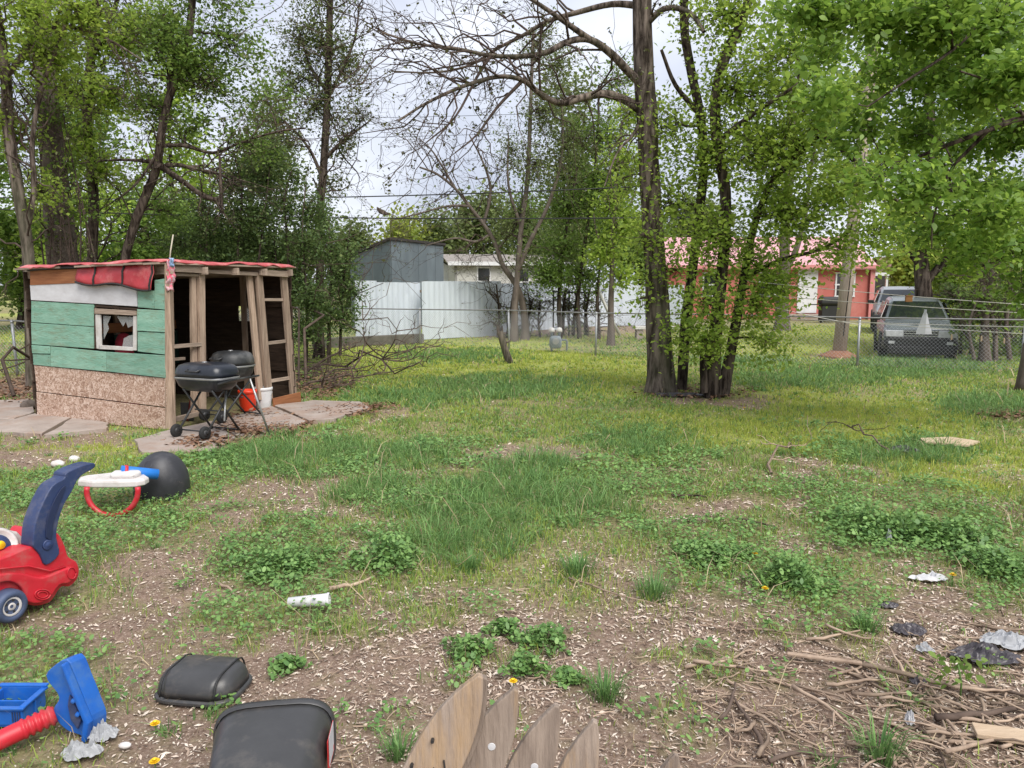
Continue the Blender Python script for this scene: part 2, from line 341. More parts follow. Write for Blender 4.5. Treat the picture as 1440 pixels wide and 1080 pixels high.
def cover(x, y):
    """bare, clover, tuft, yellow amounts at ground points"""
    px, py = project(x, y)
    wob = 26 * np.clip((py - 420) / 400, .1, 1.2)
    px2 = px + (fbm(x * 1.7 + 3, y * 1.7, 3) - .5) * wob * 5; py2 = py + (fbm(x * 1.7 + 40, y * 1.7 + 8, 3) - .5) * wob * 3
    base = sstep(800, 875, py2) * sstep(300, 520, px2) + sstep(880, 990, py2) * sstep(-50, 260, px2)
    base = np.maximum(base * (.97 - .75 * sstep(.56, .66, fbm(x * 2.3 + 60, y * 2.3 + 4, 4)) * sstep(1040, 900, py)), .45 * sstep(620, 700, py2) * sstep(.44, .62, fbm(x * 1.1, y * 1.1 + 5, 4)))
    bare = np.clip(np.maximum(base, ell(BARE, px2, py2)), 0, 1)
    clover = ell(CLOVER, px2, py2); tuft = ell(TUFT, px2, py2)
    spots = sstep(.60, .70, fbm(x * 1.9 + 11, y * 1.9 + 31, 3))
    clover = np.maximum(clover, .75 * sstep(.66, .74, fbm(x * 4.1 + 90, y * 4.1 + 13, 3)) * sstep(780, 840, py) * sstep(1090, 960, py))
    clover = np.maximum(clover, spots * .8 * sstep(560, 640, py) * (1 - base * .8) * (1 - .8 * ell([(210, 880, 200, 90)], px, py)))
    bare = bare * (1 - np.maximum(clover, tuft * .9))
    yel = np.maximum(ell(YELLOW, px2, py2), sstep(.5, .65, fbm(x * .25, y * .25 + 3, 3)) * sstep(620, 520, py))
    bare = np.where(y < 2.0, .8, bare)
    return bare, clover, tuft, yel
def gz(x, y):
    x = np.asarray(x, float); y = np.asarray(y, float)
    return (fbm(x * .7 + 50, y * .7 + 50, 3) - .5) * .06 - .17 * np.exp(-((x - 10.6) / 3) ** 2 - ((y - 20.6) / 2.6) ** 2)
def axis(lo, hi, step, ext, k):
    a = list(np.arange(lo, hi + 1e-6, step)); s = step; p = hi; q = lo
    while p < ext: s *= k; p += s; q -= s; a.append(p); a.insert(0, q)
    return np.array(a)
xs = axis(-11, 11, .11, 900, 1.25); ys = axis(0, 20, .11, 900, 1.25)
gx, gy = np.meshgrid(xs, ys); nX, nY = len(xs), len(ys)
fade = sstep(60, 25, np.hypot(gx, gy - 8))
gv = np.stack([gx, gy, gz(gx, gy) * fade - .012], -1).reshape(-1, 3)
ii = (np.arange(nY - 1)[:, None] * nX + np.arange(nX - 1)[None]).ravel()
gl = np.stack([ii, ii + 1, ii + nX + 1, ii + nX], 1).ravel()
def groundmat():
    m, n, b = _mat('yard_ground'); N = n.nodes.new; K = n.links.new
    a = N('ShaderNodeAttribute'); a.attribute_name = 'cover'; sp = N('ShaderNodeSeparateColor'); K(a.outputs['Color'], sp.inputs[0])
    g = N('ShaderNodeNewGeometry')
    def noise(s, d=6, r=.65):
        z = N('ShaderNodeTexNoise'); z.inputs['Scale'].default_value = s; z.inputs['Detail'].default_value = d; z.inputs['Roughness'].default_value = r; K(g.outputs['Position'], z.inputs['Vector']); return z.outputs['Fac']
    def ramp(f, c0, c1, p0=.35, p1=.65):
        r = N('ShaderNodeValToRGB'); r.color_ramp.elements[0].position = p0; r.color_ramp.elements[1].position = p1
        r.color_ramp.elements[0].color = (*c0, 1); r.color_ramp.elements[1].color = (*c1, 1); K(f, r.inputs[0]); return r.outputs[0]
    def mix(f, c0, c1):
        x = N('ShaderNodeMix'); x.data_type = 'RGBA'; K(f, x.inputs[0]); K(c0, x.inputs[6]); K(c1, x.inputs[7]); return x.outputs[2]
    dirt = ramp(noise(3.5), (.15, .09, .063), (.31, .205, .15))
    fine = ramp(noise(55, 3), (.075, .052, .04), (.42, .33, .265), .28, .7)
    f5 = N('ShaderNodeMath'); f5.operation = 'MULTIPLY'; f5.inputs[0].default_value = .5; f5.inputs[1].default_value = 1.
    m1 = N('ShaderNodeMix'); m1.data_type = 'RGBA'; m1.inputs[0].default_value = .55; K(dirt, m1.inputs[6]); K(fine, m1.inputs[7])
    v = N('ShaderNodeTexVoronoi'); v.inputs['Scale'].default_value = 62; K(g.outputs['Position'], v.inputs['Vector'])
    fl = N('ShaderNodeMapRange'); fl.inputs[1].default_value = .30; fl.inputs[2].default_value = .18; K(v.outputs['Distance'], fl.inputs[0])
    sv = N('ShaderNodeSeparateColor'); K(v.outputs['Color'], sv.inputs[0]); th = N('ShaderNodeMath'); th.operation = 'GREATER_THAN'; th.inputs[1].default_value = .45; K(sv.outputs[0], th.inputs[0])
    fm = N('ShaderNodeMath'); fm.operation = 'MULTIPLY'; K(fl.outputs[0], fm.inputs[0]); K(th.outputs[0], fm.inputs[1])
    fle = ramp(sv.outputs[1], (.38, .30, .24), (.62, .53, .45), .1, .9)
    bare = mix(fm.outputs[0], m1.outputs[2], fle)
    thatch = ramp(noise(30, 4), (.12, .115, .05), (.36, .32, .17), .35, .65)
    thy = ramp(noise(30, 4), (.18, .22, .05), (.42, .45, .13), .3, .65)
    gr = mix(sp.outputs[2], thatch, thy)
    ln = N('ShaderNodeMath'); ln.operation = 'ADD'; K(noise(9, 5), ln.inputs[0]); ln.inputs[1].default_value = -.5
    lm_ = N('ShaderNodeMath'); lm_.operation = 'MULTIPLY'; lm_.inputs[1].default_value = 2.2; K(ln.outputs[0], lm_.inputs[0]); ln = lm_
    s2 = N('ShaderNodeMath'); s2.operation = 'ADD'; s2.use_clamp = True; K(sp.outputs[0], s2.inputs[0]); K(ln.outputs[0], s2.inputs[1])
    col = mix(s2.outputs[0], gr, bare)
    K(col, b.inputs['Base Color']); b.inputs['Roughness'].default_value = 1; b.inputs['Specular IOR Level'].default_value = .05
    bp = N('ShaderNodeBump'); bp.inputs['Strength'].default_value = .9; bp.inputs['Distance'].default_value = .02
    K(noise(28, 8, .75), bp.inputs['Height']); K(bp.outputs[0], b.inputs['Normal'])
    return m
me = np_mesh('ground', gv, gl, np.arange(len(ii)) * 4, groundmat(), True)
cb_, cc_, ct_, cy_ = cover(gv[:, 0].astype(float), gv[:, 1].astype(float))
at_ = me.color_attributes.new('cover', 'FLOAT_COLOR', 'POINT')
at_.data.foreach_set('color', np.stack([cb_, cc_, cy_, np.ones_like(cb_)], 1).astype(np.float32).ravel())
tag(link(bpy.data.objects.new('ground', me)), 'uneven back yard ground of soil, mulch and lawn', 'ground', kind='structure')

# keep-out areas for plants: slab, shed, trunks
def inpoly(px, py, poly):
    c = np.zeros(len(px), bool); j = len(poly) - 1
    for i in range(len(poly)):
        xi, yi = poly[i]; xj, yj = poly[j]
        c ^= ((yi > py) != (yj > py)) & (px < (xj - xi) * (py - yi) / (yj - yi + 1e-12) + xi); j = i
    return c
SHED = [G(52, 586), G(240, 605), G(414, 566)]
SHED.append(SHED[0] + SHED[2] - SHED[1])
SHEDP = [(p.x, p.y) for p in SHED]
SLAB1 = [(-30, 622), (0, 611), (60, 616), (150, 606), (148, 596), (60, 580), (40, 562), (-40, 566)]
SLAB2 = [(170, 640), (300, 640), (395, 612), (470, 592), (522, 577), (510, 569), (440, 567), (380, 570), (240, 606), (225, 618)]
def slabpoly(pp): return [(G(*q).x, G(*q).y) for q in pp]
KEEP = [SHEDP, slabpoly(SLAB1), slabpoly(SLAB2)]
def free(x, y):
    k = np.ones(len(x), bool)
    for i, p in enumerate(KEEP): k &= ~inpoly(x, y, p)
    return k

# ------------------------------------------------------------------ grass
def scatter(y0, y1, dens, marg=.80):
    a = (y1 - y0) * ((y0 + y1) * marg + 1.0); n = int(a * dens)
    t = rng.random(n); w0 = y0 * marg + .5; w1 = y1 * marg + .5
    s = (-w0 + np.sqrt(w0 * w0 + t * (w1 * w1 - w0 * w0))) / (w1 - w0)
    y = y0 + s * (y1 - y0); x = (rng.random(n) * 2 - 1) * (y * marg + .5)
    return x, y
def blades(name, x, y, h, wd, mat, lean=.5, la=None):
    n = len(x); z = gz(x, y) - .012; ang = rng.random(n) * 2 * np.pi; la = rng.random(n) * 2 * np.pi if la is None else la
    l1 = h * lean * rng.random(n); wx = np.cos(ang) * wd; wy = np.sin(ang) * wd; dx = np.cos(la); dy = np.sin(la)
    v = np.zeros((n, 5, 3))
    v[:, 0] = np.stack([x - wx, y - wy, z], 1); v[:, 1] = np.stack([x + wx, y + wy, z], 1)
    mxx = x + dx * l1 * .35; myy = y + dy * l1 * .35; mz = z + h * .55
    v[:, 2] = np.stack([mxx - wx * .75, myy - wy * .75, mz], 1); v[:, 3] = np.stack([mxx + wx * .75, myy + wy * .75, mz], 1)
    v[:, 4] = np.stack([x + dx * l1 * 1.2, y + dy * l1 * 1.2, z + h * (1 - .25 * l1 / np.maximum(h, 1e-6))], 1)
    b = np.arange(n)[:, None] * 5
    lp = (b + np.array([[0, 1, 3, 2, 2, 3, 4]])).ravel(); st = (np.arange(n)[:, None] * 7 + np.array([[0, 4]])).ravel()
    return link(bpy.data.objects.new(name, np_mesh(name, v, lp, st, M[mat] if isinstance(mat, str) else mat)))
M['grass'] = leafmat('lawn_blades', (.15, .235, .05), (.33, .45, .10), .38, .6, patch=(.36, .45, .085), pscale=.35)
M['grass_dark'] = leafmat('tall_blades', (.09, .18, .05), (.235, .37, .12), .3, .55)
M['grass_tuft'] = leafmat('tuft_blades', (.075, .165, .05), (.22, .385, .12), .3, .55)
M['grass_yel'] = leafmat('yellow_green_blades', (.29, .36, .06), (.50, .54, .12), .38, .6)
M['clover'] = leafmat('clover_leaves', (.085, .185, .05), (.24, .395, .115), .25, .5, spec=.4)
M['dry'] = leafmat('dry_blades', (.30, .22, .13), (.50, .40, .26), .15, .8)
GX, GY, GH, GW, GK = [], [], [], [], []
for y0, y1, dn, ws in ((1.6, 4, 5200, .0022), (4, 6, 3800, .0029), (6, 8, 2800, .0039), (8, 11, 1850, .0052), (11, 15, 880, .0088), (15, 20, 420, .0138), (20, 32, 140, .023)):
    x, y = scatter(y0, y1, dn); b, c, t, ye = cover(x, y)
    pn = fbm(x * 3.1, y * 3.1, 3)
    p = np.clip((1 - b) * (.30 + 1.0 * sstep(.35, .60, pn)), 0.0, 1); p = np.maximum(p * (1 - .6 * c), t * .95)
    p = np.where(b > .6, p + .05 * sstep(.5, .62, fbm(x * 2.2 + 9, y * 2.2, 3)), p)
    k = (rng.random(len(x)) < p) & free(x, y); x, y, b, c, t, ye, pn = (q[k] for q in (x, y, b, c, t, ye, pn))
    h = (.02 + .05 * rng.random(len(x)) ** 1.4) * (.7 + .7 * pn) + t * (.02 + .03 * rng.random(len(x)))
    kind = np.where(rng.random(len(x)) < t * .9, 1, np.where(rng.random(len(x)) < ye * .8, 2, 0))
    kind = np.where((kind != 2) & (rng.random(len(x)) < .35), 1, kind); kind = np.where(rng.random(len(x)) < .05 + .3 * b, 3, kind)
    GX.append(x); GY.append(y); GH.append(h); GW.append(ws * (.7 + .6 * rng.random(len(x)))); GK.append(kind)
GX, GY, GH, GW, GK = (np.concatenate(q) for q in (GX, GY, GH, GW, GK))
print('blades', len(GX))
for k, (nm, mt, lb) in enumerate((('lawn_grass', 'grass', 'short mixed green lawn grass covering the yard'), ('tall_grass', 'grass_dark', 'taller dark green grass blades in loose tufts'),
                                  ('yellow_grass', 'grass_yel', 'yellow green grass patches of the lawn'), ('dry_grass', 'dry', 'pale dry straw blades among the grass'))):
    q = GK == k; hh = GH[q] * (1.1 if k == 1 else 1); hh = np.where(rng.random(len(hh)) < .05, hh * 3.2, hh) if k == 3 else hh
    tag(blades(nm, GX[q], GY[q], hh, GW[q], mt, 1.0 if k != 3 else 2.2), lb, 'grass', kind='stuff')

TX, TY, TH_, TW, TA = [], [], [], [], []
for y0, y1, dn, ws, nb_ in ((2, 5, 34, .0028, 36), (5, 8, 30, .0036, 32), (8, 12, 18, .0052, 22), (12, 19, 6, .009, 14)):
    x, y = scatter(y0, y1, dn); b, c, t, ye = cover(x, y); k = (rng.random(len(x)) < np.clip(t * 1.0 + .13 * (1 - b) + .012, 0, 1)) & free(x, y); x, y, t = x[k], y[k], t[k]
    sz = (.35 + .65 * t) * (.5 + .9 * rng.random(len(x))); rep_ = np.repeat(np.arange(len(x)), nb_); m_ = len(rep_)
    a = rng.random(m_) * 2 * np.pi; q = np.abs(rng.normal(size=m_)) * .045 * (.5 + sz[rep_])
    TX.append(x[rep_] + q * np.cos(a)); TY.append(y[rep_] + q * np.sin(a)); TA.append(a + rng.normal(size=m_) * .6); TH_.append((.055 + .17 * rng.random(m_) ** 1.3) * sz[rep_]); TW.append(ws * (.6 + .7 * rng.random(m_)))
TX, TY, TA, TH_, TW = (np.concatenate(q) for q in (TX, TY, TA, TH_, TW)); k = free(TX, TY)
tag(blades('grass_tufts', TX[k], TY[k], TH_[k], TW[k], 'grass_tuft', 1.6, TA[k]), 'loose arching tufts of longer grass spread through the lawn', 'grass', kind='stuff')

# ------------------------------------------------------------------ clover and broad leaves
def discs(x, y, z, r, tilt, sides=6, ratio=1.):
    n = len(x); yaw = rng.random(n) * 2 * np.pi; ta = rng.random(n) * 2 * np.pi; tl = tilt * rng.random(n)
    a = np.linspace(0, 2 * np.pi, sides, endpoint=False)
    ex = np.stack([np.cos(yaw), np.sin(yaw), np.zeros(n)], 1); ey = np.stack([-np.sin(yaw), np.cos(yaw), np.zeros(n)], 1)
    nx = np.cos(ta) * np.tan(tl); ny = np.sin(ta) * np.tan(tl)
    ex[:, 2] = -(ex[:, 0] * nx + ex[:, 1] * ny); ey[:, 2] = -(ey[:, 0] * nx + ey[:, 1] * ny)
    c = np.stack([x, y, z], 1)
    v = c[:, None] + (np.cos(a)[None, :, None] * ex[:, None] + np.sin(a)[None, :, None] * ey[:, None] * ratio) * r[:, None, None]
    lp = np.arange(n * sides); st = np.arange(n) * sides
    return v, lp, st
CXs, CYs, CZs, CRs = [], [], [], []
for y0, y1, dn, rs in ((1.6, 4.5, 2600, .009), (4.5, 7, 2500, .0105), (7, 11, 1250, .0145), (11, 16, 320, .022)):
    x, y = scatter(y0, y1, dn); b, c, t, ye = cover(x, y)
    k = (rng.random(len(x)) < np.clip(c * 1.2 + .03 * (1 - b), 0, 1) * (.3 + sstep(.3, .55, fbm(x * 4, y * 4 + 2, 2)))) & free(x, y); x, y, c = x[k], y[k], c[k]
    CXs.append(x); CYs.append(y); CZs.append(gz(x, y) + .012 + rng.random(len(x)) * (.02 + .06 * c * fbm(x * 2 + 5, y * 2, 2) * 1.6)); CRs.append(rs * (.6 + .9 * rng.random(len(x))))
cx_, cyy, cz_, cr_ = (np.concatenate(q) for q in (CXs, CYs, CZs, CRs)); print('clover', len(cx_))
v, lp, st = discs(cx_, cyy, cz_, cr_, .7, 6, .85)
tag(link(bpy.data.objects.new('clover_cover', np_mesh('clover_cover', v, lp, st, M['clover']))), 'low dark green clover leaves in patches over the soil', 'ground cover', kind='stuff')

# ------------------------------------------------------------------ wood chip and seed litter
def chips(name, x, y, ln, wd, mat, label, lift=.004, tilt=.5):
    n = len(x); yaw = rng.random(n) * np.pi; z = gz(x, y) - .012 + lift + rng.random(n) * .006
    dx, dy = np.cos(yaw) * ln, np.sin(yaw) * ln; px, py = -np.sin(yaw) * wd, np.cos(yaw) * wd
    dz = (rng.random(n) - .5) * ln * tilt; pz = (rng.random(n) - .5) * wd * tilt * 2
    v = np.stack([np.stack([x - dx, y - dy, z - dz], 1), np.stack([x + px, y + py, z + pz + .002], 1), np.stack([x + dx, y + dy, z + dz], 1), np.stack([x - px, y - py, z - pz + .002], 1)], 1)
    o = link(bpy.data.objects.new(name, np_mesh(name, v, np.arange(n * 4), np.arange(n) * 4, M[mat])))
    return tag(o, label, 'litter', kind='stuff')
M['chip'] = chipmat('wood_chips', ((.12, .08, .058), (.28, .20, .15), (.48, .38, .30), (.60, .50, .41), (.72, .63, .54)))
M['seed'] = chipmat('pale_seeds', ((.42, .34, .25), (.55, .47, .38), (.68, .62, .52)))
M['dead_leaf'] = chipmat('dead_leaves', ((.10, .055, .035), (.20, .11, .07), (.30, .19, .12)))
X, Y = [], []; S = []
for y0, y1, dn, s in ((1.7, 3.5, 8500, .009), (3.5, 5, 6500, .010), (5, 7.5, 2600, .013), (7.5, 11, 600, .018)):
    x, y = scatter(y0, y1, dn); b, c, t, ye = cover(x, y); px, py = project(x, y)
    mul = np.clip(b * 1.05, 0, 1) * np.clip(.22 + sstep(280, 620, px) * 1. + .0 * py, 0, 1) * (.32 + .68 * sstep(.38, .6, fbm(x * 2.2, y * 2.2, 4)))
    k = (rng.random(len(x)) < mul + .03) & free(x, y); X.append(x[k]); Y.append(y[k]); S.append(s * (.3 + 2.2 * rng.random(k.sum()) ** 3))
X, Y, S = (np.concatenate(q) for q in (X, Y, S)); print('chips', len(X))
chips('wood_chip_litter', X, Y, S, S * .28, 'chip', 'pinkish tan wood chips and bark bits strewn over bare soil')
X, Y, S = [], [], []
for y0, y1, dn, s in ((1.7, 3.5, 900, .0045), (3.5, 5.5, 600, .006), (5.5, 9, 190, .009), (9, 16, 50, .013)):
    x, y = scatter(y0, y1, dn); b, c, t, ye = cover(x, y)
    k = (rng.random(len(x)) < .25 + .75 * b) & (rng.random(len(x)) < .3 + fbm(x * 2, y * 2 + 30, 3)) & free(x, y); X.append(x[k]); Y.append(y[k]); S.append(s * (.6 + .8 * rng.random(k.sum())))
X, Y, S = (np.concatenate(q) for q in (X, Y, S))
chips('pale_seed_litter', X, Y, S, S * .62, 'seed', 'pale papery elm seeds scattered over the ground', .008, .9)
# dead brown leaves by the shed and under the brush pile
def litter_at(px, py, rx, ry, n):
    a = rng.random(n) * 2 * np.pi; r = np.sqrt(rng.random(n)) * (.6 + .5 * rng.random(n)); P_ = [G(px + rx * q * math.cos(b), py + ry * q * math.sin(b)) for q, b in zip(r, a)]
    return np.array([p.x for p in P_]), np.array([p.y for p in P_])
xs_, ys_ = zip(*[litter_at(*q) for q in ((370, 600, 75, 22, 1100), (480, 580, 60, 8, 400), (290, 625, 70, 10, 260), (450, 540, 60, 22, 900), (30, 548, 60, 22, 700), (980, 552, 90, 12, 350), (1420, 585, 50, 10, 200), (520, 572, 50, 5, 200))])
x, y = np.concatenate(xs_), np.concatenate(ys_)
chips('dead_leaf_litter', x, y, .02 + .03 * rng.random(len(x)), .012 + .014 * rng.random(len(x)), 'dead_leaf', 'curled brown dead leaves beside the shed and trunks', .045, .8)

# ------------------------------------------------------------------ concrete round the shed: broken slabs
def slab_thing(polys, label):
    c = [G(*q) for q in polys[0]]; cc = sum(c, Vector()) / len(c); root = thing('concrete_patio', label, 'patio', (cc.x, cc.y, 0))
    for pp in polys:
        P_ = [G(*q) for q in pp]; m = sum(P_, Vector()) / len(P_); P_ = [m + (p - m) * .985 for p in P_]
        fine = []
        for i in range(len(P_)):
            a, b = P_[i], P_[(i + 1) % len(P_)]
            for k in range(4):
                q = a.lerp(b, k / 4); q = q + Vector((random.uniform(-.02, .02), random.uniform(-.02, .02), 0)); fine.append(q + Vector((0, 0, random.uniform(-.05, -.045))))
        MB().slab(fine, (0, 0, 1), .085).build('slab', 'concrete', root, bevel=.008)
    return root
slab_thing([[(-60, 570), (40, 563), (52, 582), (20, 592), (-60, 596)], [(-60, 598), (20, 593), (54, 584), (100, 591), (60, 614), (0, 611), (-60, 622)], [(102, 591), (150, 597), (152, 606), (64, 615)]], 'cracked pinkish concrete slabs beside the green board wall')
slab_thing([[(190, 622), (238, 608), (300, 595), (330, 618), (296, 640), (200, 640)], [(303, 594), (382, 574), (430, 596), (396, 613), (334, 617)], [(384, 573), (440, 566), (508, 568), (522, 577), (470, 592), (433, 595)]], 'worn concrete slabs under the grills at the open front of the shed')

# ================================================================== SHED
SA, SB, SC, SD = SHED
def hn(a, b):            # horizontal normal of the wall a-b, towards the camera
    n = Vector((b.y - a.y, a.x - b.x, 0)).normalized()
    return n if n.dot(CAM - a) > 0 else -n
NL = hn(SA, SB); NF = hn(SB, SC)
shed = thing('shed', 'ramshackle shed of green boards and particle board with red tarp roof and open front', 'shed', SB)
def wl(px, py, off=0.): return PL(px, py, SA + NL * off, NL)
def wf(px, py, off=0.): return PL(px, py, SB + NF * off, NF)
def board(name, pts, mat, off=0., t=.02, plane=wl, n=None, parent=None, bevel=.003):
    n = n or NL
    return MB().slab([plane(x, y) + n * off for x, y in pts], n, t).build(name, mat, parent or shed, bevel=bevel)
# left wall: every board as it hangs
board('board', [(45.3, 380.5), (115, 378), (115, 398), (45.6, 401)], 'plank_orange', .012)
board('board', [(44.5, 401), (115, 397.5), (194, 404), (195, 431), (134, 427), (46, 422)], 'white_board', .004)
GB = [[(46, 423.4), (134, 428.4), (134, 459), (46, 453)], [(46, 454), (134, 460), (134, 490), (47, 484)], [(47, 485), (72.6, 487), (72.6, 497.3), (48, 496.6)], [(48, 497.8), (72.6, 498.6), (72.6, 515), (49, 512.6)],
      [(73.4, 487), (151.7, 494.6), (151.7, 522), (73.4, 515)], [(152.4, 494.6), (234, 499.6), (234.5, 531), (152.4, 522)], [(195.4, 407), (219, 409), (219, 434), (195.6, 432)], [(219.6, 394), (233, 392), (233.6, 435.4), (219.6, 434)],
      [(195.4, 434.6), (233.6, 436.6), (234, 467), (195.6, 465)], [(195.4, 466.4), (234, 468.2), (234, 498.4), (195.4, 494)]]
for i, g in enumerate(GB): board('board', g, 'green_paint', .002 + .004 * (i % 3), .018)
# particle board panels, upper row in three sheets
U = lambda t, a, b: (a[0] + (b[0] - a[0]) * t, a[1] + (b[1] - a[1]) * t)
for t0, t1 in ((0, .309), (.311, .644), (.646, 1)):
    board('particle_board', [U(t0, (49, 513.4), (234.5, 532)), U(t1, (49, 513.4), (234.5, 532)), U(t1, (52.5, 550), (234.5, 572.5)), U(t0, (52.5, 550), (234.5, 572.5))], 'osb', -.002, .012)
board('particle_board', [(52.5, 551), (234.5, 574), (234.5, 604), (54, 588)], 'osb', .004, .012)
# window
MB().slab([wl(*q) + NL * -.01 for q in ((136, 428.6), (195, 433.4), (195, 436), (136, 431.5))], NL, .03).build('window_header', 'wood_dark', shed)
win = board('window', [(137, 433.5), (195, 437), (195, 443.5), (137, 441)], 'wood_h', .018, .025)
for nm, q, mt in (('frame', [(137, 442), (144, 442.4), (145.5, 490.5), (139, 490)], 'white_paint'), ('frame', [(190.4, 444), (194.6, 444.2), (194, 492.6), (190, 492.2)], 'white_paint'),
                  ('frame', [(142, 485), (190, 488), (190, 493), (142, 490.6)], 'white_paint'), ('sill', [(135.4, 432), (138, 432), (138, 490), (136, 490)], 'wood_dark')):
    board(nm, q, mt, .012, .022, parent=win)
for q in ([(145, 444), (156, 444.5), (151, 456), (153, 462), (146, 477)], [(164, 444.5), (190, 446), (190, 456), (180, 461), (177, 452), (173, 459)], [(172, 488), (190, 489), (190, 470), (181, 472), (174, 476)]):
    board('glass_shard', q, 'shard', -.004, .004, parent=win, bevel=0)
for g in GB:
    for t, v_ in ((.06, .25), (.06, .75), (.94, .25), (.94, .75)):
        q = U(v_, U(t, g[0], g[1]), U(t, g[3], g[2])); c_ = wl(*q) + NL * .027
        MB().lathe([(.004, 0), (.0035, .003), (.001, .004)], 6, Matrix.Translation(c_) @ NL.to_track_quat('Z', 'Y').to_matrix().to_4x4()).build('nail', 'steel_dark', shed)
# the other walls, plank by plank, with a gap that lets daylight in
def plank_wall(a, b, n, mat, gap=None, h=1.9, rows=8, sign=1):
    d = b - a
    for r in range(rows):
        z0 = h * r / rows - .008; z1 = h * (r + 1) / rows + .008; segs = [(0.0, 1.0)]
        if gap and z1 > gap[2] + .01 and z0 < gap[3] - .01: segs = [(0., gap[0]), (gap[1], 1.)]
        for s0, s1 in segs:
            p, q = a + d * s0, a + d * s1; off = n * (.024 * (r % 2))
            MB().slab([p + off + V(0, 0, z0), q + off + V(0, 0, z0), q + off + V(0, 0, z1), p + off + V(0, 0, z1)], n, .02).build('plank', mat, shed)
nb = -NF; nr = -NL
q0, q1 = PL(332, 439, SD, NF), PL(352, 421, SD, NF)
dd = (SD - SA); gu = lambda p: (p - SA).dot(dd) / dd.length_squared
print('gap', gu(q0), gu(q1), q0.z, q1.z)
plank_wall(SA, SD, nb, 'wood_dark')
pc = PL(342, 430, SC, NL); print('on right wall', pc)
dd2 = SD - SC; gv2 = lambda p: (p - SC).dot(dd2) / dd2.length_squared
q0, q1 = PL(333, 438, SC, NL), PL(352, 422, SC, NL)
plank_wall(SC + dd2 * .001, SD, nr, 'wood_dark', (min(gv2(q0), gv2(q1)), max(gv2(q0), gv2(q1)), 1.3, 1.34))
# frames inside
for t in (.25, .55, .8):
    p = SA.lerp(SD, t) + NF * .05; MB().beam(p, p + V(0, 0, 1.9), .08, .04, NF).build('stud', 'wood_v', shed)
for t in (.35, .7):
    p = SC.lerp(SD, t) + NL * .05; MB().beam(p, p + V(0, 0, 1.9), .08, .04, NL).build('stud', 'wood_v', shed)
p, q = SA.lerp(SD, .3) + NF * .1 + V(0, 0, 1.12), SD + NF * .1 + V(0, 0, 1.12); MB().beam(p, q, .03, .14).build('shelf_board', 'plank_orange', shed)
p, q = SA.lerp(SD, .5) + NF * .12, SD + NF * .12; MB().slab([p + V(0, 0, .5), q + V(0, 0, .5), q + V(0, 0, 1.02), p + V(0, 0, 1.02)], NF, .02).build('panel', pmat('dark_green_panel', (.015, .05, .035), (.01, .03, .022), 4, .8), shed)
# open front: posts, rails, ladder-like panel
def fpost(name, top, bot, wpx, off=-.05, t=.045, mat='wood_v'):
    (x0, y0), (x1, y1) = top, bot
    return board(name, [(x1 - wpx / 2, y1), (x1 + wpx / 2, y1), (x0 + wpx / 2, y0), (x0 - wpx / 2, y0)], mat, off, t, wf, NF)
MB().slab([wl(234.6, 604) + NL * -.03, wf(245, 603) + NL * -.03, wf(240.5, 372) + NL * -.03, wl(233.8, 372) + NL * -.03], NL, .055).build('corner_post', 'wood_v', shed, bevel=.003)
fpost('post', (277, 384), (279, 581), 6.5, -.09); fpost('post', (284.5, 383), (286.5, 581), 8, -.045)
fpost('post', (356.5, 386), (372.5, 563), 6.5, -.10); fpost('post', (365.5, 384), (380.5, 561), 8, -.05)
fpost('post', (400.5, 385), (414.5, 555), 7.5, -.05)
fpost('post', (392, 389), (405, 545), 6, -.5)
for nm, q, o_ in (('rail', [(241, 485), (283, 481.5), (283, 486.6), (241, 490.6)], -.03), ('sill_plate', [(243, 588), (291, 577), (291, 583), (243, 595)], -.06), ('rung', [(370, 419.5), (400, 419.5), (400, 423.5), (370, 423.5)], -.06),
                  ('rung', [(376, 481), (404, 477.6), (404, 482), (376, 485.5)], -.06), ('rung', [(382, 534), (409, 529.6), (409, 534), (382, 538.5)], -.06), ('rail', [(244, 506), (279, 503), (279, 507), (244, 510)], -.25),
                  ('header_board', [(240, 371.5), (289, 375), (289, 384.5), (240.5, 382)], .0), ('header_beam', [(289, 379), (362, 383), (362, 388), (289, 384)], -.03), ('header_board', [(364, 379), (404, 381.5), (404, 390), (364, 387)], -.0),
                  ('header_beam', [(245, 384), (284, 385.5), (284, 389), (245, 388)], -.05)):
    board(nm, q, 'wood_h', o_, .04, wf, NF)
board('kick_board', [(380.5, 560), (419, 551), (420, 567.5), (381.3, 578.5)], 'plank_orange', .03, .02, wf, NF)
# roof: boards, rafters, tarp
ZR = 1.965
up = V(0, 0, 1)
def rz(t, s): return ZR + .03 * t - .05 * s
e = SC - SB; g = SA - SB; eu = e.normalized(); gu_ = g.normalized()
for i in range(9):
    s0, s1 = -.03 + i * 1.06 / 9, -.03 + (i + 1) * 1.06 / 9 - .004; L0 = -.03 + random.uniform(-.02, .02); L1 = 1.03 + random.uniform(-.02, .03)
    P_ = [SB + e * L0 + g * s0, SB + e * L1 + g * s0, SB + e * L1 + g * s1, SB + e * L0 + g * s1]
    zz = [ZR + .015 - .05 * s0 + .004 * (i % 2)] * 2 + [ZR + .015 - .05 * s1 + .004 * (i % 2)] * 2
    MB().slab([Vector((p.x, p.y, z)) for p, z in zip(P_, zz)], up, .022).build('roof_board', 'wood_h', shed)
for i in range(5):
    t = .03 + i * .235; a = SB + e * t + V(0, 0, ZR - .05); b = SA + e * t + V(0, 0, ZR - .1); MB().beam(a - gu_ * .1, b + gu_ * .06, .045, .09).build('rafter', 'wood_h', shed)
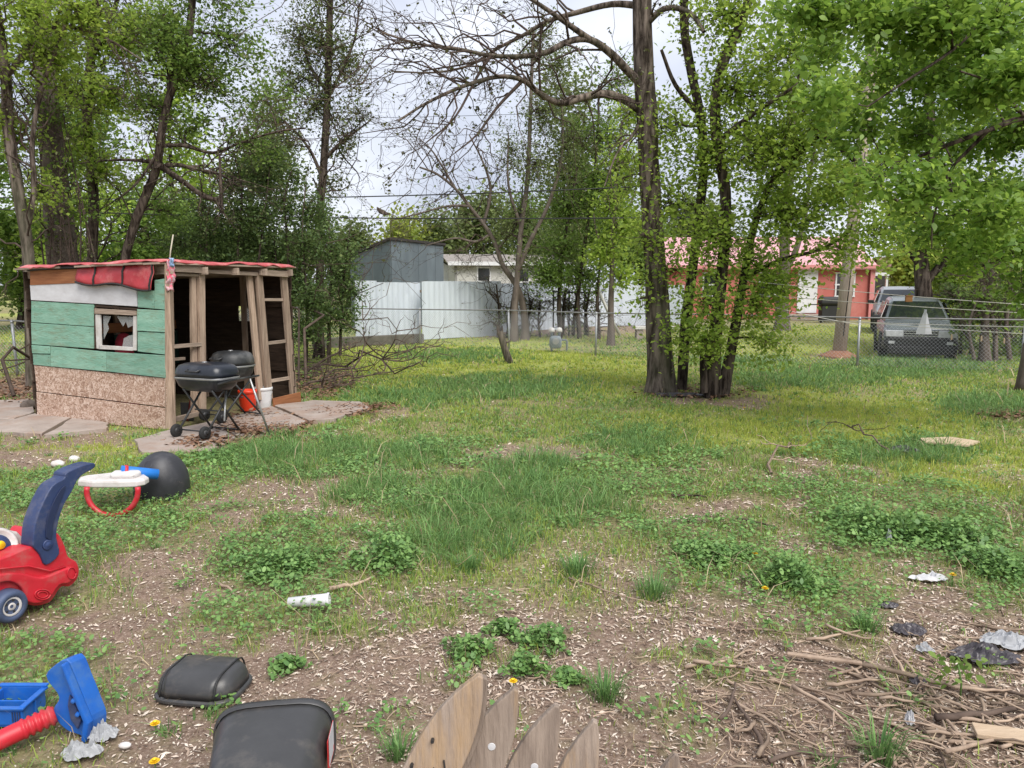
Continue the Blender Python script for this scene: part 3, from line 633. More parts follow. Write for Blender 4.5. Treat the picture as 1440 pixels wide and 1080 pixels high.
def sheet(fn, nu, nv):
    vs = [fn(i / nu, j / nv) for i in range(nu + 1) for j in range(nv + 1)]
    fs = [(i * (nv + 1) + j, (i + 1) * (nv + 1) + j, (i + 1) * (nv + 1) + j + 1, i * (nv + 1) + j + 1) for i in range(nu) for j in range(nv)]
    return MB().add(vs, fs)
def hnz(a, b): return float(fbm(np.array([a * 1.]), np.array([b * 1.]), 3)[0]) - .5
def tarp_top(u, v):       # u along left wall A->B, v into the roof along front
    uu = .0 + 1.035 * u; vv = -.04 + 1.06 * v
    p = SA.lerp(SB, uu) + e * vv; ed = (v < .02) or (u > .98) or u < .02 or v > .98
    z = ZR + .075 - .05 * (1 - uu) + hnz(u * 9, v * 9) * .05 + (-.03 + hnz(u * 22, v * 15) * .05 if ed else 0)
    p = p + NL * (hnz(u * 12 + 5, v * 3) * .05 if v < .02 else 0) + NF * (hnz(v * 12, 7) * .05 if u > .98 else 0); return Vector((p.x, p.y, z))
o = sheet(tarp_top, 40, 30).build('tarp', 'tarp_top', shed, smooth=True); md = o.modifiers.new('s', 'SOLIDIFY'); md.thickness = .012
def tarp_hang(u, v):
    a = wl(114 + 108 * u, 377 - 7 * u); b = wl(114 + 107 * u, 397 + 11 * u + 3 * math.sin(u * 9)); p = a.lerp(b, v)
    return p + NL * (.05 + .03 * v + hnz(u * 7, v * 3 + 3) * .05)
o = sheet(tarp_hang, 30, 6).build('tarp_flap', 'tarp', shed, smooth=True); md = o.modifiers.new('s', 'SOLIDIFY'); md.thickness = .006
def hem(u0, v0, u1, v1, k=10): return [tarp_hang(u0 + (u1 - u0) * i / k, v0 + (v1 - v0) * i / k) + NL * .012 for i in range(k + 1)]
for q in (hem(0, .97, 1, .97, 20), hem(.24, 0, .24, 1), hem(.62, 0, .62, 1), hem(.985, 0, .985, 1)): MB().tube(q, .013, 6).build('tarp_hem', 'felt', shed, smooth=True)
MB().tube([wl(45, 380) + NL * .05, wl(75, 377.5) + NL * .06, wl(130, 375) + NL * .05], .018, 6).build('roof_edge', 'felt', shed, smooth=True)
# flag rag and aerial on the corner
st_ = MB().tube([wf(238, 372, .05), wf(240, 352, .05), wf(243.5, 330, .05)], .008, 6).build('antenna_stick', pmat('pale_stick', (.5, .46, .36), (.38, .34, .26), 8, .8), None, smooth=True)
tag(st_, 'thin pale stick standing up from the shed roof corner', 'stick')
def rag(u, v):
    p = wf(233.5 + 13 * u * (1 - .3 * v), 366 + 42 * v, .08); return p + NF * (hnz(u * 5, v * 8) * .08) + Vector((hnz(v * 6, 2) * .05, 0, hnz(u * 4, 9) * .06 * v))
o = sheet(rag, 6, 14).build('rag', 'pink_cloth', None, smooth=True); md = o.modifiers.new('s', 'SOLIDIFY'); md.thickness = .006
tag(o, 'pink and white striped rag hanging from the shed corner', 'cloth')
def rag2(u, v): p = wf(238 + 6 * u, 363 + 12 * v, .10); return p + NF * hnz(u * 5, v * 5 + 40) * .07
o = sheet(rag2, 5, 5).build('rag', 'blue_cloth', None, smooth=True); md = o.modifiers.new('s', 'SOLIDIFY'); md.thickness = .006
tag(o, 'small pale blue rag knotted above the pink rag', 'cloth')
# things inside the shed
p = SB.lerp(SC, .2) - NF * .25
h0 = PL(259, 505, SB - NF * .3, NF); h0.z = 0; h1 = wf(285, 450, -.05)
rk = thing('garden_tool', 'red handled garden tool leaning inside the open front of the shed', 'tool', h0)
MB().tube([h0, h0.lerp(h1, .5) , h1.lerp(h0, .12)], .016, 8).build('handle', pmat('red_wood_handle', (.32, .05, .045), (.2, .03, .03), 8, .6), rk, smooth=True)
MB().tube([h1.lerp(h0, .12), h1], .02, 8).build('grip', 'rubber', rk, smooth=True)
MB().box(h0 + V(0, 0, .12), (.16, .02, .24)).build('blade', 'steel_dark', rk, bevel=.004)
c = SA.lerp(SB, .50) - NL * .42; c.z = 0
MB().lathe([(.02, 0), (.13, .02), (.14, .3), (.12, .8), (.10, 1.02), (.06, 1.1), (.02, 1.12)], 18, Matrix.Translation(c)).build('rolled_blanket', pmat('red_fabric', (.34, .02, .04), (.22, .012, .025), 7, .9, .5), None, c, True)
tag(C.objects[-1], 'upright red fabric roll behind the broken shed window', 'fabric')

# buckets
def bucket(px, py, wpx, mat, label, Yoff=0):
    b = G(px, py); s = wpx / F * b.y / 2 * 1.0
    r = thing('bucket', label, 'bucket', b, 0, None)
    h = s * 2.35
    MB().lathe([(s * .82, .0), (s * .84, .01), (s, h - .02), (s, h), (s * .95, h), (s * .8, .02), (.001, .02)], 24, Matrix.Translation(b)).build('pail', mat, r, smooth=True)
    MB().lathe([(s * 1.0, h - .045), (s * 1.06, h - .04), (s * 1.06, h - .005), (s * 1.0, h)], 24, Matrix.Translation(b), False).build('rim', mat, r, smooth=True)
    k = [b + V(s * 1.05 * math.cos(a), -s * .9 * math.sin(a) * .5, h - .06 - s * .9 * math.sin(a)) for a in (math.pi * i / 12 for i in range(13))]
    MB().tube(k, .004, 6).build('handle', 'steel', r, smooth=True)
    return r
bucket(349, 577, 25, 'red_bucket', 'orange red plastic bucket behind the charcoal grill')
bucket(371, 573, 25, 'white_bucket', 'white plastic bucket beside the red bucket')

# ------------------------------------------------------------------ grills
def tubepts(a, b, r, root, nm, mat, sides=8): return MB().tube([a, b], r, sides).build(nm, mat, root, smooth=True)
def grill(label, base, yaw, hw, hd, zb, lidh, bowlh, mat, boxy, shelf=True):
    g_ = thing('charcoal_grill', label, 'grill', base, yaw)
    rad = hd * (.55 if boxy else .9)
    bowl = [rrect(hw * a, hd * a2, rad * a2, zb + z) for a, a2, z in ((.55, .5, -bowlh), (.74, .7, -bowlh * .93), (.9, .88, -bowlh * .6), (.99, .98, -bowlh * .12), (1, 1, 0))]
    MB().loft(bowl).build('bowl', mat, g_, smooth=True, local=True)
    lid = [rrect(hw * a, hd * a2, rad * a2, zb + .022 + z) for a, a2, z in ((1.0, 1.0, 0), (1.0, 1.0, lidh * .22), (.97, .95, lidh * .55), (.88, .84, lidh * .82), (.72, .66, lidh * .95), (.45, .35, lidh))]
    ld = MB().loft(lid).build('lid', mat, g_, smooth=True, local=True)
    MB().loft([rrect(hw * 1.02, hd * 1.02, rad, zb - .004), rrect(hw * 1.03, hd * 1.03, rad, zb + .006), rrect(hw * 1.02, hd * 1.02, rad, zb + .018)], False).build('rim', 'steel', g_, smooth=True, local=True)
    MB().tube([V(-.09, -hd * .82, zb + lidh * .75), V(-.08, -hd * 1.12, zb + lidh * .62), V(.08, -hd * 1.12, zb + lidh * .62), V(.09, -hd * .82, zb + lidh * .75)], .011, 8).build('handle', 'steel_dark', ld, smooth=True, local=True)
    MB().lathe([(.03, 0), (.03, .008), (.022, .012)], 14, Matrix.Translation((-.03, 0, zb + .02 + lidh))).build('vent', 'steel', ld, smooth=True, local=True)
    zl = zb - bowlh * .8
    for sx in (-.62, .62):
        x = hw * sx
        for (y0, y1, wheel) in ((hd * .75, -hd * 1.25, True), (-hd * .75, hd * 1.2, False)):
            zz = .07 if wheel else .012
            MB().tube([V(x, y0, zl), V(x, y1, zz)], .013, 8).build('leg', 'steel_dark', g_, smooth=True, local=True)
            if wheel:
                mt_ = Matrix.Translation((x - .03, y1, .075)) @ Matrix.Rotation(R(90), 4, 'Y')
                wh = MB().lathe([(.035, -.02), (.07, -.022), (.075, -.012), (.075, .012), (.07, .022), (.035, .02)], 20, mt_).build('wheel', 'rubber', g_, smooth=True, local=True)
                MB().lathe([(.008, -.026), (.038, -.024), (.04, 0), (.038, .024), (.008, .026)], 16, mt_).build('hub', 'steel_dark', wh, smooth=True, local=True)
    for y0, z0 in ((-hd * 1.2, .09), (hd * 1.15, .03), (0, zl * .52)):
        MB().tube([V(-hw * .62, y0, z0), V(hw * .62, y0, z0)], .009, 8).build('crossbar', 'steel_dark', g_, smooth=True, local=True)
    if shelf:
        sh = MB().slab([V(hw * .98, -hd * .95, zb - .05), V(hw * 1.75, -hd * .95, zb + .02), V(hw * 1.75, hd * .9, zb + .02), V(hw * .98, hd * .9, zb - .05)], (-.1, 0, 1), .02).build('side_shelf', 'black_metal_old', g_, local=True, bevel=.004)
        MB().tube([V(hw * 1.7, hd * .2, zb + .01), V(hw * 2.05, hd * .9, .01)], .012, 8).build('shelf_leg', 'steel', g_, smooth=True, local=True)
        MB().tube([V(hw * .5, hd * .5, zl), V(hw * 1.0, -hd * .6, .2)], .011, 8).build('brace', 'steel', g_, smooth=True, local=True)
    return g_
gb = G(296, 615); gb.z = .035
grill('charcoal grill with dark blue black rectangular lid on folding legs with wheels', gb, R(-22), .335, .21, .66, .15, .15, 'black_metal', True)
gb2 = G(331, 592); gb2.z = .035
grill('faded black round cornered grill standing behind the blue black grill', gb2, R(-30), .26, .25, .68, .17, .16, 'black_metal_old', False, False)

# ================================================================== TREES
def tubes_mesh(name, polys, mat, bark=0.):
    """polys: list of (pts (n,3), radii (n,), sides); all into one smooth mesh"""
    groups = {}
    for p, r, s in polys: groups.setdefault((len(p), s), []).append((p, r))
    VV, LL, SS = [], [], []; vb = 0; lb = 0
    for (n, s), lst in groups.items():
        P = np.array([q[0] for q in lst], float); r = np.array([q[1] for q in lst], float); m = len(lst)
        d = np.empty_like(P); d[:, 1:-1] = P[:, 2:] - P[:, :-2]; d[:, 0] = P[:, 1] - P[:, 0]; d[:, -1] = P[:, -1] - P[:, -2]
        d /= np.linalg.norm(d, axis=2, keepdims=True) + 1e-9
        mean = P[:, -1] - P[:, 0]; ref = np.where(np.abs(mean[:, 2:3]) > .8 * np.linalg.norm(mean, axis=1, keepdims=True), np.array([[1., 0, 0]]), np.array([[0, 0, 1.]]))[:, None]
        x = np.cross(d, ref); x /= np.linalg.norm(x, axis=2, keepdims=True) + 1e-9; y = np.cross(x, d)
        a = np.linspace(0, 2 * np.pi, s, endpoint=False); rr = r[:, :, None] * np.ones(s)
        if bark:
            hgt = P[:, :, 2:3]; nzv = fbm(np.cos(a)[None, None] * 1.5 + np.sin(a * 3)[None, None] * .8 + 30, hgt * 1.3 + np.sin(a)[None, None] * 1.5 + 20, 3) - .5
            rr = rr * (1 + bark * nzv)
        v = P[:, :, None] + (np.cos(a)[:, None] * x[:, :, None] + np.sin(a)[:, None] * y[:, :, None]) * rr[..., None]
        idx = np.arange(m * n * s).reshape(m, n, s) + vb; nx = np.roll(idx, -1, 2)
        q = np.stack([idx[:, :-1], nx[:, :-1], nx[:, 1:], idx[:, 1:]], -1).reshape(-1, 4)
        VV.append(v.reshape(-1, 3)); LL.append(q.ravel()); SS.append(np.arange(len(q)) * 4 + lb); vb += m * n * s; lb += len(q) * 4
    return np_mesh(name, np.concatenate(VV), np.concatenate(LL), np.concatenate(SS), M[mat], True)
def leaves_mesh(name, P, size, mat, long=1.5, up=.5, star=False):
    n = len(P); nrm = rng.normal(size=(n, 3)); nrm[:, 2] = np.abs(nrm[:, 2]) + up; nrm /= np.linalg.norm(nrm, axis=1, keepdims=True)
    t = rng.normal(size=(n, 3)); t[:, 2] -= .5; t -= nrm * (t * nrm).sum(1, keepdims=True); t /= np.linalg.norm(t, axis=1, keepdims=True) + 1e-9
    b = np.cross(nrm, t); s = (size * (.55 + .9 * rng.random(n)))[:, None]
    if star:   # pointed leaf of seven points
        prof = ((-.5, 0, 0), (-.25, .25, .05), (.0, .27, .06), (.25, .16, .02), (.5, 0, -.08), (.25, -.16, .02), (0, -.27, .06), (-.25, -.25, .05))
    else: prof = ((-.5, 0, 0), (0, .5 / long, .07), (.5, 0, -.03), (0, -.5 / long, .07))
    v = np.stack([P + (t * a + b * c + nrm * d_) * s * (1.25 if star else 1) for a, c, d_ in prof], 1); k = len(prof)
    return np_mesh(name, v, np.arange(n * k), np.arange(n) * k, M[mat])
def smooth_path(pts, k=4):
    """Catmull-Rom through control points"""
    P = np.array(pts, float); Q = np.vstack([2 * P[0] - P[1], P, 2 * P[-1] - P[-2]]); out = []
    for i in range(1, len(Q) - 2):
        for j in range(k):
            t = j / k; a, b, c, d = Q[i - 1], Q[i], Q[i + 1], Q[i + 2]
            out.append(.5 * (2 * b + (c - a) * t + (2 * a - 5 * b + 4 * c - d) * t * t + (3 * b - a - 3 * c + d) * t ** 3))
    out.append(P[-1]); return np.array(out)
def wiggle(a, b, n=6, amp=.12, sag=0.):
    t = np.linspace(0, 1, n)[:, None]; L_ = np.linalg.norm(b - a); p = a + (b - a) * t
    w = np.cumsum(rng.normal(size=(n, 3)), 0) * amp * L_ / n; w -= w[-1] * t; p = p + w * np.sin(np.pi * np.clip(t, 0, .999)) ** .5
    p[:, 2] += (np.sin(np.pi * t[:, 0]) * sag * L_); return p
LEAFN = [0]
def tree(name, label, cat, Y, paths, lumps, bark='bark', leaf='leaf_mid', lsize=.08, per=1., twig=14, leafper=9, group=None, root=True, bare=None, star=False, tiny=False, scat=.10, crown='crown', branch_r=.022, long=1.5):
    """paths: [(control points (px, py[, extra depth]), radius px at start, at end)]; lumps: (px, py, extra depth, rx px, ry px, weight)"""
    def W(q):
        yy = Y + (q[2] if len(q) > 2 else 0); return np.array(D(q[0], q[1], yy))
    base = W(paths[0][0][0]); base[2] = 0
    e_ = thing(name, label, cat, base, 0, group)
    big, small = [], []; spine = []
    for i, (cp, r0, r1) in enumerate(paths):
        P = smooth_path([W(q) for q in cp], 4)
        if i == 0 and root: P[0, 2] = -.08
        k = np.linspace(0, 1, len(P)); sc_ = Y / F; r = (r0 + (r1 - r0) * k ** .8) * sc_
        if r[0] > .09 and P[0, 2] < .4: r = r * (1 + .55 * np.exp(-np.maximum(P[:, 2], 0) / .28))
        (big if r0 * sc_ > .035 else small).append((P, r, 14 if r0 * sc_ > .12 else (8 if r0 * sc_ > .03 else 5)))
        spine.append((P, r))
    SP = np.vstack([p for p, r in spine]); SR = np.concatenate([r for p, r in spine]); LP = []; BD = []
    for lp in lumps:
        px, py, dz, rx, ry, wt = lp; c = np.array(D(px, py, Y + dz)); sx = rx * (Y + dz) / F; sy = ry * (Y + dz) / F; sdep = min(sx, 1.6) * .9 + .1
        # branch from the trunk, from below where possible
        dist = np.linalg.norm(SP - c, axis=1) + np.where(SP[:, 2] > c[2] + .1, 1.2, 0) + np.where(SP[:, 2] < .8, 1.5, 0); j = int(np.argmin(dist))
        br = min(SR[j] * .7, branch_r * (1 + .4 * sx)); B = wiggle(SP[j], c, 9, .35, .06)
        small.append((B, np.linspace(br, br * .35, 9), 6))
        nt_ = max(3, int(twig * wt * per * 1.9))
        u = rng.normal(size=(nt_, 3)); u /= np.linalg.norm(u, axis=1, keepdims=True); u *= (rng.random((nt_, 1)) ** .42)
        E = c + u * np.array([sx, sdep, sy])
        for k in range(nt_):
            s0 = B[int(rng.integers(4, 9))]; tp = wiggle(s0, E[k], 6, .4, -.05)
            if not tiny: small.append((tp, np.linspace(max(.0035 * Y / 12, br * .22), .0018 * Y / 12 + .0008, 6), 3))
            m_ = int(leafper * 2. * (.4 + 1.2 * rng.random()))
            tt = .25 + .8 * rng.random(m_) ** .8; ix = np.clip(tt * 5, 0, 4.999).astype(int); fr = (np.clip(tt * 5, 0, 5) - ix)[:, None]
            LP.append(tp[ix] * (1 - fr) + tp[np.minimum(ix + 1, 5)] * fr + rng.normal(size=(m_, 3)) * scat * (.6 + .8 * rng.random((m_, 1))))
    if bare:     # bare forking twigs along given limbs, with buds
        for pi, n1, ln in bare:
            P, r = spine[pi]
            for k in range(n1):
                j = int(rng.integers(max(1, len(P) // 5), len(P))); d = P[min(j + 1, len(P) - 1)] - P[j - 1]; d /= np.linalg.norm(d) + 1e-9
                v = d * .7 + rng.normal(size=3) * .55 + np.array([0, 0, -.05]); v /= np.linalg.norm(v); l1 = ln * (.4 + .8 * rng.random())
                T = wiggle(P[j], P[j] + v * l1, 7, .45, .05); r1 = min(r[j] * .6, .02); small.append((T, np.linspace(r1, .004, 7), 5))
                for q in range(4):
                    jj = int(rng.integers(2, 7)); v2 = (T[-1] - T[0]) / l1 * .7 + rng.normal(size=3) * .6; l2 = l1 * (.2 + .35 * rng.random())
                    T2 = wiggle(T[jj], T[jj] + v2 * l2, 5, .5); small.append((T2, np.linspace(.006, .0025, 5), 3))
                    BD.append(T2[-1] + rng.normal(size=(3, 3)) * .03)
                    for z_ in range(2):
                        v3 = v2 + rng.normal(size=3) * .6; T3 = wiggle(T2[2 + z_], T2[2 + z_] + v3 * l2 * .5, 4, .5); small.append((T3, np.linspace(.0038, .002, 4), 3))
                        if rng.random() < .5: BD.append(T3[-1] + rng.normal(size=(2, 3)) * .02)
    loc = np.array(base)
    off = lambda lst: [(p - loc, r, s) for p, r, s in lst]
    if big: link(bpy.data.objects.new('trunk', tubes_mesh('trunk', off(big), bark, .38)), e_)
    if small: link(bpy.data.objects.new('branches' if big else 'stems', tubes_mesh('branches', off(small), 'twig' if bark != 'bark_dark' else 'bark_dark')), e_)
    if BD:
        BD = np.vstack(BD) - loc; BD = BD[BD[:, 2] > .05]; o = link(bpy.data.objects.new('buds', leaves_mesh('buds', BD, .05, 'leaf_bud')), e_); o['kind'] = 'stuff'
    if LP:
        LP = np.vstack(LP) - loc; LP = LP[LP[:, 2] > .03]; LEAFN[0] += len(LP)
        o = link(bpy.data.objects.new(crown, leaves_mesh(crown, LP, lsize, leaf, star=star, long=long)), e_); o['kind'] = 'stuff'
    return e_

# --- the tall trunk with bare limbs over the yard
tree('bare_limbed_tree', 'tall thick trunked tree with long bare limbs reaching over the sky beside a leafy twin', 'tree', 12.2,
     [([(928, 554), (927, 500), (925, 440), (921, 370), (916, 290), (911, 200), (906, 100), (903, 0), (898, -200), (890, -420)], 17, 12),
      ([(906, 158), (880, 141), (850, 132, -.3), (820, 137, -.5), (788, 145, -.7), (760, 132, -.9), (735, 113, -1.1), (700, 108, -1.3), (650, 122, -1.5), (600, 145, -1.7), (560, 170, -1.8)], 7, 1.2),
      ([(906, 122), (885, 102, -.1), (860, 76, -.3), (830, 56, -.5), (800, 58, -.7), (770, 73, -.9), (735, 79, -1.1), (690, 78, -1.3), (640, 68, -1.6), (590, 62, -1.8), (535, 45, -2)], 6.5, 1.1),
      ([(830, 56, -.5), (800, 35, -.8), (770, 14, -1), (735, -8, -1.3), (690, -30, -1.5)], 4.2, 1.5),
      ([(900, 8), (860, 6, .2), (810, 18, .3), (770, 30, .4), (735, 50, .5), (700, 68, .6), (660, 92, .8), (610, 102, 1), (550, 100, 1.2)], 5, 1.),
      ([(903, 40), (935, 12, -.3), (970, 18, -.6), (990, 45, -.8)], 5, 2.5), ([(906, 160), (890, 190, -.2), (868, 215, -.4), (850, 262, -.6)], 3.2, .8),
      ([(735, 113, -1.1), (700, 150, -1.2), (670, 190, -1.3), (640, 215, -1.5)], 2.6, .8), ([(690, 78, -1.3), (670, 110, -1.4), (640, 165, -1.6), (600, 200, -1.8)], 2.6, .8),
      ([(903, -60), (860, -110, .3), (800, -150, .5), (720, -180, .7)], 9, 3), ([(901, -120), (950, -170, -.3), (1010, -230, -.7)], 9, 3)],
     [(900, 330, -.2, 45, 55, .5), (900, 420, -.2, 40, 50, .3), (875, 250, .2, 40, 60, .5)], leaf='leaf_bright', lsize=.075, twig=16, leafper=8,
     bare=[(1, 19, 1.5), (2, 19, 1.5), (3, 8, 1.3), (4, 14, 1.4), (6, 5, .6), (7, 6, .8), (8, 6, .8), (5, 4, .8)])
tree('leafy_tree', 'leafy tree with two close dark stems and a broken stub at its foot', 'tree', 11.8,
     [([(1001, 560), (1004, 500), (1010, 430), (1018, 350), (1020, 270), (1008, 200), (1006, 140), (1020, 80), (1045, 25), (1065, -60), (1080, -220)], 9.5, 6),
      ([(1013, 557, .1), (1022, 520, .15), (1034, 460, .2), (1046, 390, .25), (1060, 320, .2), (1085, 255, 0), (1120, 205, -.2), (1165, 160, -.3), (1215, 95, -.5)], 8.5, 3),
      ([(958, 548, .5), (963, 470, .6), (971, 400, .6), (982, 310, .5), (990, 230, .4), (984, 160, .4), (970, 90, .4), (962, 30, .3), (965, -60, .3), (975, -220, .2)], 8, 5.5),
      ([(990, 552, -.1), (989, 510, -.1), (990, 476, -.1)], 6, 5),
      ([(1046, 390, .25), (1100, 365, .1), (1150, 352, 0), (1190, 330, -.1), (1200, 310, -.1)], 4, 1), ([(1085, 255), (1150, 195, -.4), (1200, 225, -.6), (1245, 270, -.7), (1290, 300, -.8)], 5, 1.4),
      ([(1008, 200), (1060, 160, -.5), (1120, 120, -.9)], 5, 2), ([(984, 160, .4), (950, 120, .2), (930, 70, 0)], 4.5, 2)],
     [(1000, 330, -.3, 75, 60, .95), (940, 285, .3, 60, 70, .6), (1080, 210, -.4, 95, 65, 1.8), (1165, 150, -.5, 90, 70, 1.6), (1040, 130, 0, 85, 65, 1.3), (1190, 265, -.5, 75, 50, 1.1),
      (1110, 300, -.2, 75, 50, 1.3), (990, 420, -.5, 60, 45, .45), (960, 475, -.4, 38, 30, .3), (1065, 430, -.3, 40, 35, .5), (1245, 330, -.4, 55, 50, .6), (1000, 215, .1, 70, 60, .8), (1115, 60, -.6, 95, 60, 1.3), (1015, 20, 0, 80, 50, .9),
      (930, 380, .4, 45, 50, .35), (1060, 365, .3, 55, 40, .5), (1100, 400, -.2, 45, 30, .5), (1080, 480, -.4, 35, 30, .3), (930, 180, .4, 50, 60, .6), (1060, -60, 0, 140, 60, .9), (1180, 350, -.2, 45, 35, .4), (1000, 480, -.6, 30, 25, .35)],
     bark='bark_dark', leaf='leaf_bright', lsize=.070, twig=40, leafper=12, scat=.19, branch_r=.02)
# --- the maple overhanging from the right
tree('overhanging_maple', 'broad leaved tree overhanging the yard corner with its trunk beyond the clothesline', 'tree', 8.6,
     [([(1640, 640), (1625, 480), (1610, 300), (1590, 120), (1560, -40), (1530, -260)], 22, 12),
      ([(1610, 190), (1520, 150, -.2), (1440, 165, -.5), (1390, 183, -.6), (1330, 205, -.6), (1270, 230, -.5), (1235, 250, -.4)], 6, 1.2), ([(1600, 60), (1500, 15, -.5), (1410, 10, -.7), (1330, 25, -.8), (1260, 22, -.7), (1160, 8, -.5)], 6, 1.2),
      ([(1605, 310), (1520, 320, .3), (1440, 350, .4), (1380, 375, .5)], 5, 1.3), ([(1390, 183, -.6), (1340, 235, -.4), (1325, 270, -.3), (1312, 310, -.2), (1310, 350, -.1)], 2.8, .9), ([(1400, 12, -.7), (1340, 70, -1), (1280, 110, -1.1), (1220, 150, -1.1)], 3, 1.), ([(1440, 165, -.5), (1400, 120, -1.2), (1350, 100, -1.6)], 3, 1.)],
     [(x, y, random.uniform(-1.6, .9), random.uniform(45, 75), random.uniform(28, 46), w * .62) for x, y, w in ((1420, 30, 1), (1360, 60, 1), (1300, 40, 1), (1240, 30, .9), (1180, 15, .8), (1120, 20, .7), (1430, 110, 1), (1370, 130, .9), (1300, 110, .9), (1230, 100, .9), (1160, 80, .7), (1420, 190, 1), (1350, 200, .8), (1280, 190, .8), (1210, 180, .7), (1430, 270, 1), (1370, 270, .8), (1300, 260, .6), (1240, 250, .5), (1430, 340, .9), (1375, 350, .7), (1320, 320, .5), (1440, 400, .6), (1400, 300, .7), (1400, -30, 1.4), (1280, -40, 1.4), (1510, 100, 1.4), (1520, 260, 1.4), (1330, 10, .9), (1390, 90, .9), (1150, 140, .5))],
     bark='bark_dark', leaf='leaf_near', lsize=.058, twig=38, leafper=12, star=True, scat=.10, branch_r=.010)
tree('right_bush_tree', 'bright green tree rising behind the parked dark car', 'tree', 21,
     [([(1302, 485), (1300, 430), (1296, 370), (1300, 300), (1310, 220), (1305, 120)], 13, 6), ([(1300, 400), (1340, 350), (1380, 290), (1400, 220)], 6, 2), ([(1298, 380), (1260, 330), (1240, 270)], 4, 1.5)],
     [(1330, 330, 0, 65, 45, 1.4), (1400, 370, .5, 55, 45, 1.1), (1270, 300, .3, 60, 45, 1.1), (1320, 250, .4, 80, 50, 1.2), (1400, 280, 0, 70, 60, 1.2), (1330, 390, .5, 45, 28, .9), (1300, 180, .5, 80, 60, 1.1), (1400, 170, .5, 80, 70, 1.1), (1240, 220, .6, 60, 50, .8), (1380, 420, 0, 50, 30, .7), (1310, 90, .5, 90, 60, .9), (1220, 130, .6, 70, 60, .7), (1180, 240, 1, 50, 50, .6)],
     bark='bark_dark', leaf='leaf_bright', lsize=.13, twig=30, leafper=12, scat=.16)
tree('tangled_bush', 'tangled bush with pale dead vines at the fence beyond the car', 'bush', 17.5,
     [([(1385, 510), (1384, 470), (1388, 430), (1395, 380)], 7, 3), ([(1400, 510), (1398, 460), (1385, 410), (1370, 370)], 4, 1.5), ([(1420, 505), (1415, 450), (1428, 390)], 4, 1.5), ([(1370, 505), (1362, 460), (1375, 420)], 3, 1)],
     [(1385, 420, 0, 40, 30, .8), (1420, 450, .3, 35, 40, .8), (1360, 460, .3, 25, 30, .4), (1410, 490, .5, 40, 15, .5)], bark='bark_grey', leaf='leaf_mid', lsize=.08, twig=26, leafper=6, bare=[(0, 14, 1.), (1, 12, .9), (2, 10, .9), (3, 8, .7)])

for Y_, pt, lm, lb, lf in ((20, [([(1350, 500), (1352, 460), (1348, 410)], 3, 1), ([(1365, 500), (1368, 450), (1372, 400)], 2.5, 1)], [(1350, 450, 0, 24, 26, .9), (1375, 430, .3, 26, 28, .9), (1360, 485, 0, 30, 12, .6), (1345, 415, .2, 24, 20, .6)], 'dark brush filling the gap between the dark car and the tangled bush', 'leaf_dark'),
                           (19.5, [([(1420, 500), (1422, 450), (1418, 400)], 3, 1), ([(1438, 500), (1440, 450), (1446, 390)], 2.5, 1)], [(1420, 440, 0, 26, 28, .9), (1445, 420, .2, 28, 30, .9), (1430, 485, 0, 34, 14, .7), (1470, 450, 0, 36, 40, 1.)], 'dark brush behind the thick grey post beyond the fence', 'leaf_dark')):
    tree('brush_thicket', lb, 'brush', Y_, pt, lm, bark='bark_dark', leaf=lf, lsize=.08, twig=34, leafper=9, bare=[(0, 8, .9), (1, 8, .9)])
# --- left: trees behind the shed
tree('leaning_trunk_tree', 'slim trunk tree leaning at the left end behind the shed', 'tree', 13,
     [([(45, 470), (42, 400), (38, 340), (26, 270), (12, 190), (8, 110), (-5, 20), (-30, -120), (-40, -300)], 9, 6), ([(36, 330), (48, 270), (45, 200), (60, 120), (90, 40), (110, -40)], 4.5, 2), ([(8, 110), (60, 45), (110, 40), (160, 60), (200, 85)], 4, 1.2)],
     [(55, 70, 0, 85, 60, 1.5), (20, 170, .3, 50, 60, .8), (-40, 60, 0, 80, 90, 1.), (110, 10, -.3, 80, 50, 1.2), (60, 270, .3, 45, 45, .5), (40, 0, 0, 70, 60, 1.0)], bark='bark', leaf='leaf_bright', lsize=.078, twig=30, leafper=11, bare=[(0, 20, 1.3), (1, 14, 1.1), (2, 12, 1.)])
tree('vine_wrapped_trunk', 'broad trunk shaggy with dead grey vines behind the shed', 'tree', 14.5,
     [([(92, 500), (92, 440), (90, 380), (85, 320), (78, 260), (72, 200), (66, 130), (60, 40), (50, -150)], 25, 10)]
     + [([(60 + 7 * i + random.uniform(-4, 4), 480, -.6), (62 + 7 * i + random.uniform(-6, 6), 400, -.6), (60 + 6.2 * i + random.uniform(-8, 8), 320, -.6), (58 + 5 * i + random.uniform(-10, 10), 240, -.5), (50 + 4 * i + random.uniform(-14, 14), 160, -.4)], 1.6, .6) for i in range(11)],
     [(70, 160, -.3, 55, 45, .6), (95, 230, -.4, 50, 45, .5), (60, 330, -.5, 45, 40, .3), (120, 300, -.4, 35, 40, .35)], bark='bark_grey', leaf='leaf_mid', lsize=.08, twig=22, leafper=7, bare=[(0, 34, 1.0), (3, 9, .8), (5, 9, .8), (7, 9, .8), (9, 9, .7)])
